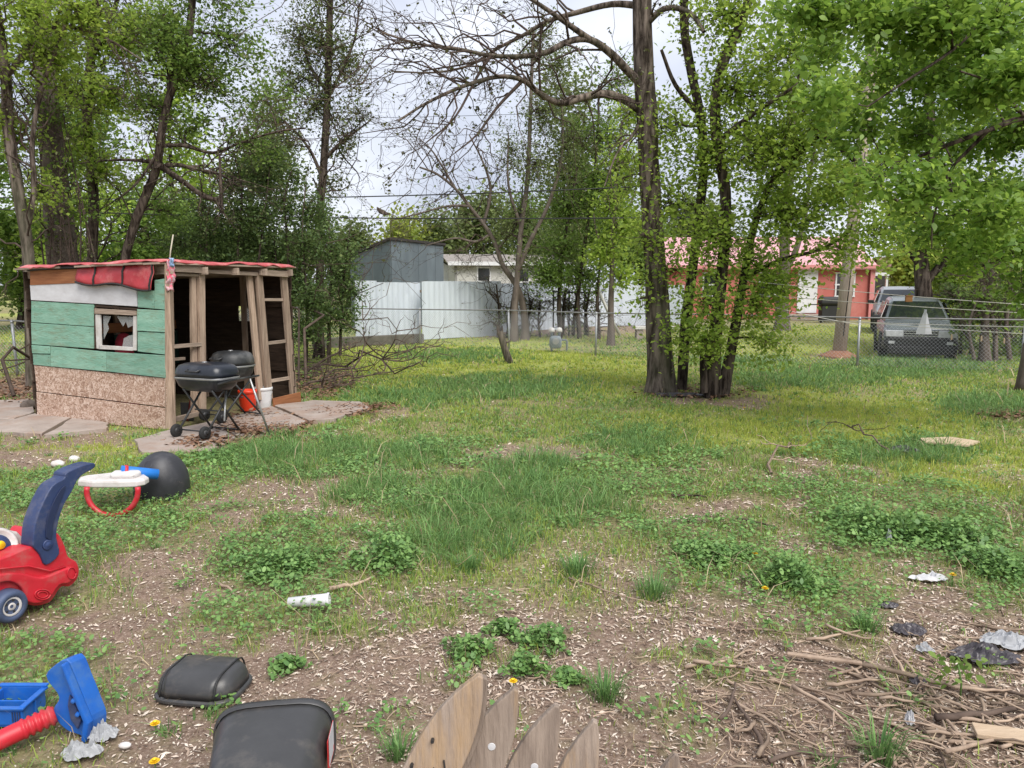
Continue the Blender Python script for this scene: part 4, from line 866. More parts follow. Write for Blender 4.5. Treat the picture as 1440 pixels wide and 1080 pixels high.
tree('straight_dark_tree', 'straight dark trunked tree between the vine wrapped trunk and the slanting tree', 'tree', 15.5,
     [([(130, 500), (131, 430), (130, 360), (132, 290), (126, 220), (122, 150), (128, 80), (136, 0), (150, -150), (155, -300)], 8, 5), ([(128, 80), (150, 40), (165, 0), (175, -60)], 5, 2), ([(122, 160), (95, 120), (70, 100)], 3.5, 1)],
     [(165, 130, 0, 70, 60, 1.3), (200, 40, -.2, 75, 55, 1.3), (100, 130, .2, 60, 55, 1.1), (140, 235, -.2, 55, 40, .8), (150, 60, .3, 70, 60, 1.2), (180, -40, 0, 110, 60, 1.), (60, 40, .4, 70, 60, .8), (110, 200, -.2, 45, 40, .8)], bark='bark_dark', leaf='leaf_bright', lsize=.084, twig=30, leafper=12, bare=[(0, 26, 1.5), (1, 8, 1.)])
tree('slanting_tree', 'slanting forked tree rising behind the shed roof with a drooping broken limb', 'tree', 14.8,
     [([(172, 500), (173, 430), (175, 370), (188, 320), (205, 275), (220, 235), (228, 180), (240, 130), (258, 90), (268, 30), (275, -60), (290, -220)], 7.5, 4.5), ([(240, 140), (238, 115), (245, 70), (230, 20)], 4, 2),
      ([(220, 235), (250, 232, -.2), (275, 238, -.3), (310, 245, -.4), (335, 262, -.5)], 3.6, 1.2), ([(222, 232), (250, 250, -.4), (285, 275, -.5), (308, 283, -.6), (312, 300, -.6), (310, 250, -.6), (309, 220, -.6)], 4.6, 1.6), ([(225, 205), (260, 205), (300, 215), (340, 200), (390, 185), (430, 180)], 3, 1),
      ([(215, 228), (180, 225), (145, 226), (110, 230)], 2.6, .8), ([(222, 215), (190, 260, -.3), (150, 290, -.3)], 2.2, .8)],
     [(260, 85, 0, 70, 50, 1.4), (300, 120, .2, 65, 55, 1.1), (235, 40, 0, 65, 50, 1.1), (350, 200, .2, 55, 45, .6), (330, 60, .3, 70, 60, .9), (210, 150, .2, 45, 45, .7), (380, 130, .4, 50, 50, .45), (270, 180, .3, 50, 40, .5), (300, -20, 0, 100, 60, .9), (240, 300, .4, 40, 35, .4)],
     bark='bark_dark', leaf='leaf_mid', lsize=.076, twig=30, leafper=11, bare=[(0, 24, 1.5), (2, 12, .9), (3, 10, .8), (4, 14, 1.2), (6, 6, .7), (1, 8, 1.)])
tree('narrow_tree', 'tall narrow tree with small new leaves over the dark shrubs', 'tree', 18,
     [([(448, 520), (449, 440), (450, 360), (451, 290), (456, 220), (460, 150), (462, 80), (464, 10), (466, -120), (468, -280)], 6.5, 4), ([(456, 225), (480, 200), (500, 185), (520, 170)], 3, 1), ([(453, 250), (438, 215), (420, 190), (400, 170)], 2.8, 1), ([(460, 140), (485, 90), (500, 50), (505, 10)], 2.6, 1), ([(460, 130), (435, 90), (420, 40)], 2.5, 1), ([(455, 285), (440, 250)], 2, 1)],
     [(452, 60, 0, 50, 60, 1.1), (440, 150, 0, 50, 60, 1.1), (478, 200, .2, 35, 40, .5), (405, 120, .2, 45, 55, .8), (390, 200, .2, 40, 40, .6), (490, 90, .2, 38, 55, .7), (440, -20, 0, 70, 50, .9), (420, 60, .2, 45, 50, .8), (465, 260, .3, 30, 30, .35), (500, 150, .1, 30, 40, .35)],
     bark='bark_dark', leaf='leaf_olive', lsize=.068, twig=34, leafper=10, scat=.13, bare=[(0, 34, 1.4), (1, 10, 1.1), (2, 10, 1.1), (3, 10, 1.), (4, 10, 1.)])
# shrubs behind the shed
SHR = [('shrub_mass', 'tall loose shrub crowding behind the shed roof', 15.5, [([(330, 510), (332, 430), (335, 350), (340, 270), (330, 220)], 3.4, 1), ([(310, 510), (300, 420), (290, 330), (300, 260)], 2.6, .8), ([(350, 510), (360, 400), (372, 300), (380, 230)], 2.4, .7)],
        [(330, 300, 0, 42, 38, .8), (298, 330, .3, 40, 34, .8), (368, 250, .2, 30, 34, .6), (350, 345, .3, 42, 34, .9), (372, 305, 0, 34, 38, .7), (325, 250, .3, 26, 36, .4), (285, 290, .5, 28, 36, .4), (310, 365, .2, 40, 22, .8), (250, 345, .4, 40, 28, .6), (385, 215, .2, 18, 28, .25)]),
       ('shrub_mass', 'loose shrub between the shed front and the narrow tree', 15.8, [([(410, 510), (408, 430), (405, 350), (400, 280), (410, 240)], 3.4, 1), ([(430, 510), (432, 430), (425, 330), (430, 260)], 2.6, .8), ([(395, 510), (392, 420), (385, 330)], 2, .7)],
        [(405, 295, .2, 32, 40, .7), (428, 345, 0, 36, 38, .9), (408, 400, .2, 34, 36, .9), (440, 420, -.2, 30, 36, .8), (428, 465, -.2, 34, 26, .7), (385, 360, .4, 34, 36, .7), (415, 250, .2, 20, 30, .3), (440, 300, .3, 22, 34, .4), (375, 410, .3, 26, 30, .5)]),
       ('shrub_mass', 'loose dark shrub against the white metal fence', 16.6, [([(462, 505), (463, 450), (465, 380), (462, 310)], 3.4, 1), ([(478, 500), (480, 440), (486, 370), (492, 320)], 2.4, .7)],
        [(463, 345, 0, 28, 34, .6), (478, 395, 0, 28, 36, .75), (458, 440, 0, 28, 32, .7), (486, 445, -.2, 18, 28, .45), (452, 305, .2, 24, 26, .4), (494, 360, 0, 16, 28, .25), (500, 410, 0, 14, 24, .2)])]
for nm, lb, Y_, pt, lm in SHR: tree(nm, lb, 'shrub', Y_, pt, lm, bark='bark_dark', leaf='leaf_dark', lsize=.075, twig=44, leafper=11, scat=.13, long=2.0)
# --- middle: trees by the white metal fence
tree('leaning_bare_tree', 'bare pale tree leaning over the white metal fence', 'tree', 24,
     [([(738, 480), (737, 440), (728, 405), (708, 375), (695, 340), (680, 315), (660, 290), (640, 265), (615, 245), (590, 235)], 5, 1.2), ([(690, 330), (668, 340), (640, 335), (600, 345)], 2.4, .8), ([(680, 315), (690, 270), (680, 230), (660, 190)], 2.6, .8), ([(660, 290), (630, 290), (590, 300), (550, 310)], 2.2, .7), ([(640, 265), (610, 215), (590, 195)], 1.8, .6), ([(700, 350), (730, 310), (735, 260)], 2.2, .8)],
     [], bark='bark_grey', leaf='leaf_olive', lsize=.08, bare=[(0, 16, 2.0), (1, 7, 1.4), (2, 9, 1.6), (3, 8, 1.4), (4, 6, 1.2), (5, 6, 1.4)])
tree('hanging_leaf_tree', 'full tree with hanging fine foliage behind the stump and gas meter', 'tree', 23.5,
     [([(722, 478), (724, 430), (728, 380), (733, 320), (742, 250), (745, 180), (748, 100), (750, 40)], 5, 2), ([(728, 380), (745, 340), (770, 290), (790, 220), (790, 140)], 4, 1.5), ([(733, 320), (715, 260), (715, 190)], 2.5, 1)],
     [(765, 150, 0, 42, 55, 1.0), (755, 230, 0, 45, 50, 1.0), (735, 300, .3, 40, 40, .6), (790, 95, .3, 45, 45, .7), (720, 210, .2, 30, 45, .5), (795, 200, .3, 40, 50, 1.), (740, 360, .3, 35, 30, .4), (760, 60, .2, 45, 45, .6), (705, 330, .5, 30, 40, .3)], bark='bark_grey', leaf='leaf_olive', lsize=.095, twig=36, leafper=11, scat=.2, long=2.2)
tree('hanging_leaf_tree', 'dark green drooping tree with three thin trunks against the white fence', 'tree', 24.5,
     [([(788, 480), (786, 430), (790, 370), (800, 300), (815, 220)], 3.5, 1.5), ([(815, 480), (812, 430), (818, 370), (830, 290), (840, 200), (842, 120)], 3.5, 1.5), ([(842, 478), (840, 420), (846, 350)], 3.2, 1.5)],
     [(800, 290, 0, 50, 45, 1.4), (840, 260, 0, 45, 50, 1.3), (790, 350, 0, 45, 35, 1.3), (850, 330, 0, 40, 45, 1.2), (770, 385, -.5, 32, 24, 1.4), (855, 190, .2, 40, 50, 1.), (825, 390, .2, 40, 25, .8), (815, 190, .2, 40, 45, .8), (870, 260, .2, 35, 50, 1), (870, 120, .2, 35, 50, .6)], bark='bark_dark', leaf='leaf_mid', lsize=.11, twig=36, leafper=12, scat=.2, long=2.)
tree('thin_trunk_tree', 'young tree with one straight thin trunk standing in the lawn before the white fence', 'tree', 22,
     [([(859, 474), (859, 430), (861, 370), (862, 310), (868, 240), (875, 170)], 4.5, 2), ([(861, 370), (840, 330), (835, 300)], 2, .8), ([(862, 320), (885, 290), (900, 250)], 2, .8)],
     [(860, 290, 0, 35, 40, .9), (880, 230, 0, 38, 40, .9), (850, 350, 0, 35, 30, .8), (885, 320, 0, 30, 35, .8), (875, 390, 0, 28, 25, .5), (885, 160, .2, 35, 45, .7)], bark='bark_grey', leaf='leaf_bright', lsize=.11, twig=30, leafper=11, scat=.17)
tree('grey_trunk_tree', 'grey forked trunk standing before the red house', 'tree', 29,
     [([(1099, 462), (1100, 420), (1103, 370), (1104, 320), (1108, 270), (1115, 200), (1110, 120)], 9, 5), ([(1102, 385), (1120, 350), (1132, 300), (1140, 240), (1150, 180)], 5, 2)],
     [(1110, 220, 0, 55, 45, .9), (1150, 180, 0, 50, 45, .9), (1080, 270, 0, 40, 40, .7), (1165, 270, .3, 40, 35, .5), (1060, 200, .3, 50, 50, .8), (1100, 120, .3, 70, 60, .9)], bark='bark_grey', leaf='leaf_mid', lsize=.14, twig=30, leafper=11, scat=.22)
for Y_, pt, lm, lb in ((25, [([(700, 480), (702, 440), (698, 400)], 3, 1), ([(712, 480), (716, 450), (722, 410)], 2.4, 1), ([(745, 480), (742, 450), (750, 420)], 2.4, 1), ([(760, 478), (757, 450), (760, 425)], 2, .8)], [(705, 445, 0, 20, 22, .5), (745, 430, .2, 26, 25, .6), (728, 465, 0, 30, 12, .5)], 'tangle of vines and brush round the foot of the leaning bare tree'),
                       (26, [([(790, 478), (792, 440), (796, 405)], 3.5, 1.5), ([(805, 478), (808, 440), (812, 410)], 3, 1.2), ([(826, 476), (824, 440), (830, 405)], 3, 1.2), ([(838, 476), (842, 450), (838, 410)], 2.6, 1)], [(800, 430, 0, 28, 22, .5), (832, 425, .2, 24, 25, .4), (815, 462, 0, 36, 10, .4)], 'dark brush growing along the far white metal fence')):
    tree('brush_tangle', lb, 'brush', Y_, pt, lm, bark='bark_dark', leaf='leaf_olive', lsize=.09, twig=24, leafper=4, bare=[(0, 16, 1.2), (1, 14, 1.1), (2, 14, 1.1), (3, 14, 1.)])
# --- far trees closing the view
def far_tree(px, Y, top, wpx, leaf, label, n=1.):
    bpy_ = G(px, 400 + 0, 0) if False else None
    yb = project(np.array([0.]), np.array([Y]))[1][0]; m = (yb + top) / 2
    lum = []
    for k in range(9):
        a = random.random() * 2 * math.pi; q = math.sqrt(random.random())
        lum.append((px + wpx * .62 * q * math.cos(a), top + (yb - top) * (.42 + .36 * q * math.sin(a)), random.uniform(-1.5, 1.5), wpx * .42, (yb - top) * .2, 1.))
    tree('background_tree', label, 'tree', Y, [([(px, yb), (px + 2, yb * .6 + top * .4), (px - 3, yb * .3 + top * .7)], 5, 2)], lum, bark='bark_dark', leaf=leaf, lsize=.0042 * Y + .06, twig=22 * n, leafper=10, scat=.012 * Y, tiny=True, group='trees closing the view behind the yards')
FT = [(-60, 26, 150, 90, 'leaf_mid'), (30, 30, 230, 80, 'leaf_mid'), (110, 28, 260, 80, 'leaf_bright'), (210, 30, 270, 80, 'leaf_mid'), (290, 34, 290, 80, 'leaf_dark'), (400, 40, 300, 70, 'leaf_olive')]
for i, (px, Y_, tp, wp, lf) in enumerate(FT): far_tree(px, Y_, tp, wp, lf, ['full green tree beyond the shed at the far side of the neighbouring lot', 'full green tree beyond the shed at the far side of the neighbouring lot'][0], 1.2)
for px, Y_, tp, wp, lf, lb in ((350, 36, 70, 75, 'leaf_olive', 'tall airy olive tree showing high behind the shed shrubs'), (240, 34, 40, 85, 'leaf_bright', 'tall bright tree showing high behind the slanting tree'), (90, 33, 30, 90, 'leaf_mid', 'tall green tree showing high behind the vine wrapped trunk'), (800, 42, 60, 60, 'leaf_olive', 'tall pale tree showing high behind the drooping tree'), (555, 48, 308, 48, 'leaf_yellow', 'yellow green willowy tree behind the grey metal shed'), (620, 52, 290, 45, 'leaf_olive', 'olive budding tree behind the white sided house'), (672, 55, 270, 50, 'leaf_olive', 'pale budding tree over the white sided house roof'),
                               (900, 50, 290, 60, 'leaf_mid', 'green tree behind the far end of the white fence'), (985, 55, 280, 60, 'leaf_olive', 'olive tree behind the left end of the red house'), (1290, 45, 330, 50, 'leaf_yellow', 'yellow green tree beyond the pale building'),
                               (1345, 27, 360, 38, 'leaf_yellow', 'yellow green bush beside the driveway behind the dark car'), (1440, 34, 300, 60, 'leaf_mid', 'green tree beyond the right hand fence'), (1500, 30, 250, 80, 'leaf_mid', 'green tree past the maple beyond the right hand fence'), (740, 60, 270, 60, 'leaf_mid', 'green tree far behind the leaning bare tree'), (810, 55, 260, 60, 'leaf_mid', 'green tree far behind the drooping tree'), (490, 50, 320, 40, 'leaf_olive', 'olive tree far behind the dark rounded shrub')):
    far_tree(px, Y_, tp, wp, lf, lb, .9)
print('leaves', LEAFN[0])

# ================================================================== FENCES
def chain_fence(pts, label, tops=None, h=1.03):
    """pts: ground points of the posts"""
    r = thing('chain_link_fence', label, 'fence', pts[0]); T = []
    for i, p in enumerate(pts):
        t = p + V(random.uniform(-.03, .03), 0, h); T.append(t + V(0, 0, random.uniform(-.03, .03)))
        po = MB().tube([p - V(0, 0, .1), t], .026, 8).build('post', 'galv', r, smooth=True)
        MB().lathe([(.03, h - .02), (.033, h), (.02, h + .035), (.002, h + .045)], 10, Matrix.Translation(V(t.x, t.y, 0)), True).build('cap', 'galv', po, smooth=True)
    MB().tube(T, .017, 8).build('top_rail', 'galv_dull', r, smooth=True)
    mb = MB()
    for a, b, ta, tb in zip(pts[:-1], pts[1:], T[:-1], T[1:]):
        d = b - a; Ln = d.length; n = int(Ln / .075); n_ = Vector((-d.y, d.x, 0)).normalized()
        for k in range(-12, n + 1):
            for s in (1, -1):
                x0, x1 = k * .075, k * .075 + .92
                z0, z1 = (.04, .96) if s > 0 else (.96, .04)
                if x0 < 0: z0 += (z1 - z0) * (-x0) / .92; x0 = 0
                if x1 > Ln: z1 -= (z1 - z0) * (x1 - Ln) / (x1 - x0); x1 = Ln
                if x1 - x0 < .02: continue
                mb.tube([a + d * (x0 / Ln) + V(0, 0, z0) + n_ * .003 * s, a + d * (x1 / Ln) + V(0, 0, z1) + n_ * .003 * s], .0022, 3, False)
    o = mb.build('wire_mesh', 'galv', r); o['kind'] = 'stuff'
    return r
gp = lambda px, Y: V((px - CX) / F * Y * 1.0, Y, 0)
chain_fence([gp(330, 25.0), gp(440, 23.6), gp(590, 22.2), gp(716, 20.4), gp(838, 18.8), gp(1030, 17.2), gp(1208, 16.0), gp(1440, 14.9), gp(1600, 14.2)], 'galvanised chain link fence along the back of the yard')
chain_fence([gp(-300, 15.5), gp(-110, 15.0), gp(20, 14.6), gp(75, 14.4)], 'chain link fence running behind the left end of the shed')

def corrugated(a, b, h, label, mat, n, step=.0, top=None):
    r = thing('metal_fence', label, 'fence', a); d = (b - a) / n; nn = Vector((-d.y, d.x, 0)).normalized(); nn = nn if nn.y < 0 else -nn
    for i in range(n):
        p0 = a + d * i + nn * (.004 * (i % 2)); prof = []
        K_ = 16
        for k in range(K_ + 1):
            ph = k % 4; prof.append(p0 + d * (k / K_) * .998 + nn * (.022 if ph in (0, 1) else 0))
        z0 = random.uniform(.0, .04); z1 = h + random.uniform(-.03, .03)
        mb = MB(); vs = [p + V(0, 0, z0) for p in prof] + [p + V(0, 0, z1) for p in prof]
        mb.add(vs, [(k, k + 1, k + K_ + 2, k + K_ + 1) for k in range(K_)])
        o = mb.build('panel', mat, r); md = o.modifiers.new('s', 'SOLIDIFY'); md.thickness = .004
    for z in (.4, h - .3): MB().beam(a - nn * .06 + V(0, 0, z), b - nn * .06 + V(0, 0, z), .05, .08).build('rail', 'wood_h', r)
    return r
corrugated(gp(500, 23.6), gp(592, 24.2), 1.83, 'upright white corrugated metal fence with the chain link fence before it', 'metal_white', 3)
corrugated(gp(593.5, 23.7), gp(704, 26.0), 1.83, 'taller smooth white metal fence section below the grey metal shed', 'metal_white', 4)
corrugated(gp(704, 27.2), gp(792, 29.5), 1.75, 'shaded white metal fence section behind the tree trunks', 'metal_white', 4)
corrugated(gp(793, 30.5), gp(960, 33.5), 1.72, 'long far white metal fence section running on to the red house', 'metal_white', 7)
# ------------------------------------------------------------------ grey metal shed, white house
def lot_shed():
    B_ = gp(552, 28.5); Rr = gp(624, 31); Lf = gp(496, 30.5); Bk = Rr + Lf - B_
    zc = D(552, 338, 28.5).z; zr = D(624, 346, 31).z; zl = zc - .55
    r = thing('metal_shed', 'dark grey sheet metal shed with a low sloping roof behind the white metal fence', 'shed', B_)
    for a, b, n, za, zb in ((B_, Rr, 6, zc, zr), (Lf, B_, 5, zl, zc), (Rr, Bk, 4, zr, zl), (Bk, Lf, 4, zl, zl)):
        for i in range(n):
            p, q = a.lerp(b, i / n), a.lerp(b, (i + .985) / n); u, v = za + (zb - za) * i / n, za + (zb - za) * (i + 1) / n; nn = (q - p).cross(V(0, 0, 1)).normalized()
            MB().slab([p, q, q + V(0, 0, v), p + V(0, 0, u)], nn, .03 + .006 * (i % 2)).build('wall_panel', 'metal_grey', r)
    c = (B_ + Rr + Lf + Bk) / 4; ex = lambda p, z: Vector((c.x + (p.x - c.x) * 1.07, c.y + (p.y - c.y) * 1.07, z))
    MB().slab([ex(B_, zc + .02), ex(Rr, zr + .02), ex(Bk, zl + .02), ex(Lf, zl + .02)], (0, 0, 1), .09).build('roof', 'roof_dark', r)
lot_shed()
def house(name, label, fl, fr, depth, eave, ridge, wall, roof, openings, trim, over=.35, panels=14, gable=False):
    """gabled house, front wall from fl to fr, ridge parallel to the front"""
    d = (fr - fl); n = Vector((-d.y, d.x, 0)).normalized(); n = n if n.y > 0 else -n; bl, br = fl + n * depth, fr + n * depth; u = d.normalized()
    r = thing(name, label, 'house', fl)
    for a, b in ((fl, fr), (bl, br)): MB().slab([a, b, b + V(0, 0, eave), a + V(0, 0, eave)], n, .12).build('wall', wall, r)
    for a, b in ((fl, bl), (fr, br)):
        m = (a + b) / 2; MB().slab([a + n * .0, b, b + V(0, 0, eave), m + V(0, 0, ridge - .05), a + V(0, 0, eave)], u if a is fl else -u, .12).build('gable_wall', wall, r)
    MB().beam(fl - u * over - n * over + V(0, 0, eave - .02), fr + u * over - n * over + V(0, 0, eave - .02), .05, .18).build('fascia', trim, r)
    ez = eave - (ridge - eave) * over / (depth / 2)
    for side in (0, 1):
        o1 = (fl - n * over) if side == 0 else (bl + n * over); mid = fl + n * depth / 2
        for i in range(panels):
            s0, s1 = -over + (d.length + 2 * over) * i / panels, -over + (d.length + 2 * over) * (i + 1) / panels - .02
            P_ = [o1 + u * s0 + V(0, 0, ez), o1 + u * s1 + V(0, 0, ez), mid + u * s1 + V(0, 0, ridge), mid + u * s0 + V(0, 0, ridge)]
            MB().slab(P_, (0, 0, 1), .04 + .012 * (i % 2)).build('roof_panel', roof, r)
    for kind, s0, s1, z0, z1 in openings:
        a, b = fl + u * s0, fl + u * s1
        if kind == 'door':
            o = MB().slab([a + V(0, 0, z0), b + V(0, 0, z0), b + V(0, 0, z1), a + V(0, 0, z1)], -n, .04).build('door', 'trim_white', r)
            MB().lathe([(.02, 0), (.035, .02), (.035, .05), (.01, .07)], 10, Matrix.Translation(b - u * .1 - n * .04 + V(0, 0, z0 + 1)) @ Matrix.Rotation(R(90), 4, 'X')).build('handle', 'steel', o, smooth=True)
        else:
            o = MB().slab([a + V(0, 0, z0), b + V(0, 0, z0), b + V(0, 0, z1), a + V(0, 0, z1)], -n, .02).build('window', 'glass_dark', r)
            for p, q in ((a + V(0, 0, z0), b + V(0, 0, z0)), (a + V(0, 0, z1), b + V(0, 0, z1)), (a + V(0, 0, (z0 + z1) / 2), b + V(0, 0, (z0 + z1) / 2))): MB().beam(p - n * .03 - u * .06, q - n * .03 + u * .06, .05, .07).build('frame', 'trim_white', o)
            for p in (a, b): MB().beam(p - n * .028 + V(0, 0, z0), p - n * .028 + V(0, 0, z1), .07, .05, n).build('frame', 'trim_white', o)
    return r
YH = 38.; hx = lambda px: (px - CX) / F * YH
fl_, fr_ = V(hx(942), YH + .6, 0), V(hx(1219), YH, 0); sx_ = lambda px: hx(px) - fl_.x
red = house('red_house', 'red walled house with a pink metal roof and white door behind the pole', fl_, fr_, 7.5, 2.62, 4.25, 'house_red', 'roof_pink',
      [('door', sx_(1121), sx_(1148), .32, 2.5), ('window', sx_(1173), sx_(1198), 1.15, 2.3), ('window', sx_(1068), sx_(1090), 1.15, 2.3), ('window', sx_(990), sx_(1020), 1.15, 2.3)], 'house_trim')
MB().beam(fr_ + V(.05, -.14, 0), fr_ + V(.05, -.14, 2.55), .22, .06, (0, 1, 0)).build('corner_board', 'house_trim', red)
MB().box(V(hx(1136), YH - .55, .14), (2.6, 1.0, .28)).build('step', 'concrete', red)
YW = 37.; wx = lambda px: (px - CX) / F * YW
house('white_house', 'white sided house with small windows behind the white metal fence', V(wx(640), YW, 0), V(wx(792), YW + 1, 0), 6, 2.75, 3.25, 'siding', 'roof_tan', [('window', wx(672) - wx(640), wx(690) - wx(640), 1.2, 2.55), ('window', wx(728) - wx(640), wx(746) - wx(640), 1.2, 2.5)], 'trim_white', panels=8)
# small white gable with a red base beside it
g0, g1 = gp(612, 40), gp(640, 40)
pr = thing('porch_gable', 'small white gable end with red base between the grey metal shed and white house', 'porch', g0)
MB().slab([g0, g1, g1 + V(0, 0, 2.1), g0 + V(0, 0, 2.1)], (0, 1, 0), .1).build('base_wall', 'house_red', pr)
MB().slab([g0 + V(0, -.03, 1.75), g1 + V(0, -.03, 1.75), g1 + V(0, -.03, 2.5), g0 + V(0, -.03, 3.2)], (0, 1, 0), .1).build('gable', 'trim_white', pr)
MB().beam(g0 + V(-.3, -.1, 3.4), g1 + V(.3, -.1, 2.35), .2, .08).build('roof_edge', 'roof_dark', pr)
# pale building and carport behind the cars
b0, b1 = gp(1255, 52), gp(1320, 52)
house('pale_building', 'low tan building with brown roof glimpsed through leaves behind the cars', b0, b1, 5, 2.6, 3.6, pmat('tan_wall', (.50, .40, .30), (.42, .33, .25), 3, .9), pmat('brown_roof', (.24, .13, .10), (.18, .1, .08), 4, .9), [('window', .8, 1.6, 1.1, 2.1)], 'trim_white', panels=6)
cp = thing('carport', 'dark open porch with white roof edge joined to the red house end', 'porch', gp(1222, 39.5))
MB().beam(gp(1221, 39.2) + V(0, 0, 2.25), gp(1244, 39.2) + V(0, 0, 2.25), .2, .16).build('roof_edge', 'trim_white', cp)
for px in (1224, 1242): MB().beam(gp(px, 39.2), gp(px, 39.2) + V(0, 0, 2.2), .1, .1, (0, 1, 0)).build('post', 'trim_white', cp)
MB().slab([gp(1222, 40.5), gp(1245, 40.5), gp(1245, 40.5) + V(0, 0, 2.2), gp(1222, 40.5) + V(0, 0, 2.2)], (0, 1, 0), .1).build('back_wall', 'roof_dark', cp)
# grill cart by the red house
gq = gp(1163, 35); gc = thing('gas_grill', 'black gas grill cart outside the red house', 'grill', gq)
MB().box(gq + V(0, 0, .42), (.75, .45, .75)).build('cabinet', 'black_trim', gc, bevel=.02)
MB().loft([[gq + p + V(0, 0, .8 + z) for p in rrect(.42 * k, .26 * k, .05, 0)] for k, z in ((1, 0), (1.02, .12), (.97, .3), (.8, .38))]).build('lid', 'black_trim', gc, smooth=True)
for s in (-1, 1): MB().box(gq + V(s * .65, 0, .82), (.4, .42, .04)).build('side_shelf', 'black_trim', gc)
for s in (-1, 1): MB().lathe([(.02, -.03), (.09, -.03), (.09, .03), (.02, .03)], 14, Matrix.Translation(gq + V(s * .36, -.1, .09)) @ Matrix.Rotation(R(90), 4, 'Y')).build('wheel', 'rubber', gc)
# ------------------------------------------------------------------ pole, wires, clothesline
pb = gp(1181, 18.6); ptop = D(1213, 200, 18.9); ptop = pb + (ptop - pb) * 1.9
pole = thing('utility_pole', 'pale weathered wooden utility pole leaning slightly before the red house', 'pole', pb)
MB().tube([pb.lerp(ptop, t) - V(0, 0, .15 if t == 0 else 0) for t in (0, .25, .5, .75, 1)], [.165, .155, .145, .13, .12], 14).build('shaft', 'pole', pole, smooth=True)
MB().tube([pb + V(0, -.2, .5), pb.lerp(ptop, .5) + V(0, -.2, 0)], .012, 6).build('ground_wire', 'wire', pole, smooth=True)
MB().lathe([(.5, -.03), (.4, .03), (.3, .08), (.2, .13), (.01, .14)], 18, Matrix.Translation(pb)).build('dirt_mound', 'clay', None, pb, True)
tag(C.objects[-1], 'bare reddish dirt mound at the foot of the utility pole', 'dirt')
def wire(a, b, sag, r, label, name='power_cable', group=None, mat='wire', n=24):
    P_ = [a.lerp(b, i / n) - V(0, 0, sag * 4 * (i / n) * (1 - i / n)) for i in range(n + 1)]
    o = MB().tube(P_, r, 5).build(name, mat, None, a, True); return tag(o, label, 'cable' if mat == 'wire' else 'rope', group)
for (la, ya), (lb_, yb_), sg, rr, lb in (((-200, 272), (1200, 245), .35, .016, 'lowest but one thick black cable strung to the utility pole above the grey metal shed'), ((-200, 285), (1195, 302), .25, .016, 'lowest thick black cable strung to the utility pole just above the grey metal shed'),
                                 ((-200, 190), (1206, 165), .3, .006, 'thin upper power line strung high to the utility pole'), ((-200, 160), (1208, 140), .3, .006, 'topmost thin power line strung to the utility pole')):
    wire(D(la, ya, 24), D(lb_, yb_, 18.8), sg, rr, lb)
bd = D(537, 299, 22.6)
bird = thing('hanging_snag', 'small dark snag of twigs caught on the lowest cable', 'snag', bd)
MB().loft([[bd + Vector((x + r_ * math.cos(a), r_ * math.sin(a) * .7, z + r_ * .8 * math.sin(a))) for a in (i * math.pi / 4 for i in range(8))] for x, z, r_ in ((-.14, .16, .01), (-.1, .1, .05), (0, .02, .09), (.1, -.03, .07), (.22, -.05, .02))]).build('clump', 'bark_dark', bird, smooth=True)
cl = []
for (x0, y0, Y0), (x1, y1, Y1), lb in (((1050, 395, 11.6), (1560, 436, 9.5), 'white clothesline rope tied to the leafy tree, upper strand'), ((1044, 412, 11.6), (1560, 446, 9.6), 'white clothesline rope tied to the leafy tree, second strand'),
                                   ((1040, 420, 11.7), (1212, 457, 15.9), 'white rope running from the leafy tree down to the fence post'), ((1205, 452, 11), (1580, 475, 9.3), 'sagging white clothesline with clothespins in front of the car, lower strand'), ((1045, 445, 11.7), (1580, 462, 9.3), 'tight white clothesline before the car windscreen and fence top')):
    wire(D(x0, y0, Y0), D(x1, y1, Y1), .03, .0048, lb, 'clothesline', None, 'rope', 14)
for px, py in ((1338, 474), (1380, 476), (1412, 479)):
    c = D(px, py, 10.1); o = MB().box(c, (.014, .012, .075)).add([], []).box(c + V(.006, 0, -.01), (.006, .018, .05)).build('clothespin', 'card', None, c)
    tag(o, 'wooden clothespin clipped on the lower clothesline', 'clothespin', 'clothespins on the line')
c = D(1278, 420, 10.5); MB().box(c, (.09, .03, .085)).box(c + V(0, -.01, .04), (.1, .02, .012)).build('wooden_block', pmat('orange_block', (.42, .2, .07), (.3, .14, .05), 6, .8), None, c); tag(C.objects[-1], 'small orange wooden block hanging on the upper clothesline', 'block')
# ------------------------------------------------------------------ gas meter, stump, post, pipe
mb_ = G(781, 494); gm = thing('gas_meter', 'grey gas meter with two white capped pipes in the lawn before the fence', 'gas meter', mb_); sc_ = mb_.y / F
MB().loft([[mb_ + p + V(.0, 0, .08 + z) for p in rrect(.16 * k, .12 * k, .06, 0)] for k, z in ((.8, 0), (1, .05), (1, .22), (.85, .3), (.6, .33))]).build('body', 'meter_grey', gm, smooth=True)
MB().lathe([(.02, 0), (.085, 0), (.085, .04), (.02, .045)], 16, Matrix.Translation(mb_ + V(0, -.11, .27)) @ Matrix.Rotation(R(90), 4, 'X')).build('dial', 'steel', gm)
for s in (-1, 1):
    p = mb_ + V(s * .1, 0, 0); MB().tube([p + V(0, 0, .38), p + V(0, 0, .52)], .035, 10).build('pipe', 'meter_grey', gm, smooth=True)
    MB().lathe([(.075, 0), (.08, .04), (.06, .1), (.01, .12)], 14, Matrix.Translation(p + V(0, 0, .51))).build('cap', 'white_plastic', gm, smooth=True)
MB().tube([mb_ + V(.1, 0, .3), mb_ + V(.28, 0, .3), mb_ + V(.3, 0, .26), mb_ + V(.3, 0, -.05)], .025, 8).build('pipe', 'meter_grey', gm, smooth=True)
